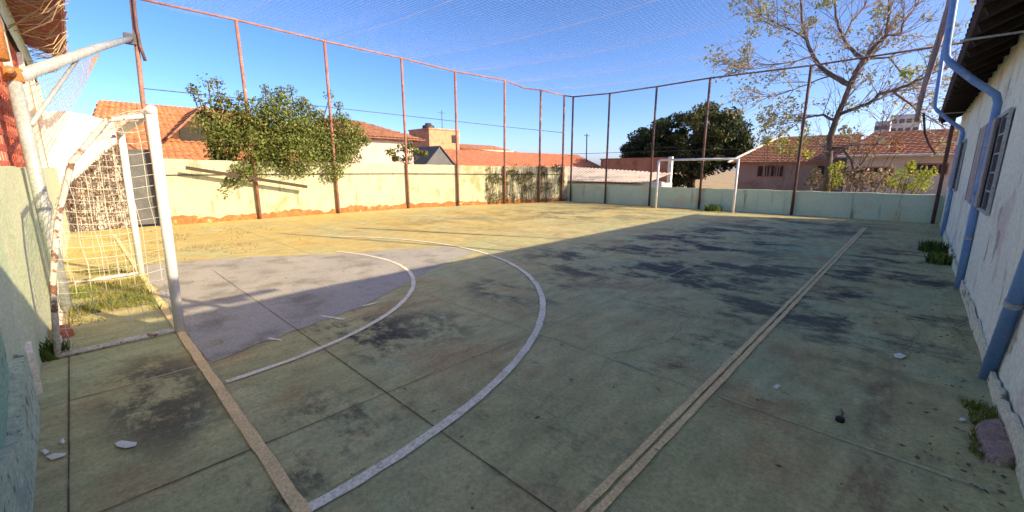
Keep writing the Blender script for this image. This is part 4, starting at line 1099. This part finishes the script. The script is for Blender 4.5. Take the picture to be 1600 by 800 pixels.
g = MB()
for i in range(1700):
    k = R.random()
    if k < .40: x = .50 - abs(R.gauss(0, .16)); y = R.uniform(2.0, 15)
    elif k < .65: x = R.uniform(-13.5, .4); y = 15.95 - abs(R.gauss(0, .35))
    elif k < .78: y = R.uniform(1.6, 15.5); x = wl_at(y) + .12 + abs(R.gauss(0, .3))
    else: x = R.uniform(-8, .4); y = R.uniform(.2, 13) ** 1.0
    a = R.uniform(0, 2 * pi); L = R.uniform(.006, .022); W = L * R.uniform(.35, .7)
    d = Vector((cos(a), sin(a), R.uniform(-.15, .25))) * L; e = Vector((-sin(a), cos(a), R.uniform(-.2, .2))) * W; p = Vector((x, y, .012 + abs(d.z) + abs(e.z)))
    g.face((p - d, p + e, p + d, p - e), R.choices((0, 1, 2), (.45, .35, .2))[0])
tag(g.build('leaf_litter', [M_haydark, M_leafC, M_hay]), 'scattered dry leaf crumbs on the court and along its edges', 'litter', None, 'stuff')

# ------------------------------------------------------------------ debris
def chunk(name, label, pts, z, m, cat, group=None):
    g = MB(); n = len(pts); cx = sum(p[0] for p in pts) / n; cy = sum(p[1] for p in pts) / n
    lo = [Vector((p[0], p[1], 0.001)) for p in pts]
    hi = [Vector((lerp(p[0], cx, .14), lerp(p[1], cy, .14), z * R.uniform(.8, 1.1))) for p in pts]
    b = len(g.v); g.v += [tuple(v) for v in lo + hi] + [(cx, cy, z * 1.08)]
    for i in range(n):
        j = (i + 1) % n; g.f.append((b + i, b + j, b + n + j, b + n + i)); g.mi.append(0); g.f.append((b + n + i, b + n + j, b + 2 * n)); g.mi.append(0)
    return tag(g.build(name, m, None, False, bevel=min(.006, z * .3)), label, cat, group)
pp = [G(x, y) for x, y in ((1522, 668), (1535, 660), (1562, 658), (1578, 690), (1590, 730), (1560, 730), (1538, 722), (1536, 705), (1525, 690))]
chunk('concrete_chunk', 'flat pinkish chunk of broken concrete lying by the mossy plinth', [(p.x, p.y) for p in pp][::-1], .04, M_chunk, 'rubble')
c = G(100, 522)
g = MB(); g.box((-.13, -.05, 0), (.13, .05, .055), 0, Matrix.Translation((c.x, c.y, 0.002)) @ Matrix.Rotation(.15, 4, 'Z'), .004)
tag(g.build('loose_brick', M_dbrick, bevel=.006), 'broken red brick lying behind the stay of the near goal', 'brick')
def scrap(label, quad):
    P = [G(x, y, .011) for x, y in quad]; g = MB(); c = sum(P, Vector()) / len(P)
    c.z = .015
    for i in range(len(P)):
        a, b = P[i], P[(i + 1) % len(P)]; g.face((a, b, c))
        g.face((a - Vector((0, 0, .003)), c - Vector((0, 0, .003)), b - Vector((0, 0, .003))))
    for i in range(len(P)):
        a, b = P[i], P[(i + 1) % len(P)]; g.face((a, a - Vector((0, 0, .003)), b - Vector((0, 0, .003)), b))
    tag(g.build('paper_scrap', M_paper), label, 'litter', 'white scraps on the court')
scrap('white torn scrap alone in the middle of the slab left of goal line', ((179, 692), (190, 688), (214, 691), (212, 696), (196, 700), (183, 697)))
scrap('long thin white scrap crossing the joint by the left wall', ((72, 713), (85, 708), (104, 708), (100, 712), (80, 718)))
scrap('round white scrap left of the long thin one by the left wall', ((63, 704), (70, 701), (77, 705), (70, 710)))
scrap('smallest white scrap, just behind the long thin one at the joint', ((92, 690), (98, 684), (102, 690), (97, 693)))
scrap('white scrap lying right of the touchline near the whitewashed building', ((1396, 553), (1406, 551), (1416, 556), (1408, 560), (1398, 558)))
scrap('small white scrap right of the touchline nearer the camera', ((1208, 604), (1214, 600), (1220, 602), (1214, 607)))
scrap('tiny white scrap between the pink chunk and open court', ((1498, 655), (1504, 652), (1510, 656), (1503, 659)))
c = G(1312, 658)
g = MB(); g.tube(((c.x, c.y, 0), (c.x, c.y, .02), (c.x, c.y, .03)), [.022, .024, .015], 12)
g.tube((c + Vector((0, .02, .012)), c + Vector((.005, .09, .014)), c + Vector((-.01, .15, .006))), .004, 5)
tag(g.build('black_cap', M_plastic, None, True), 'black plastic cap with a wire tail on the right part of court', 'litter')
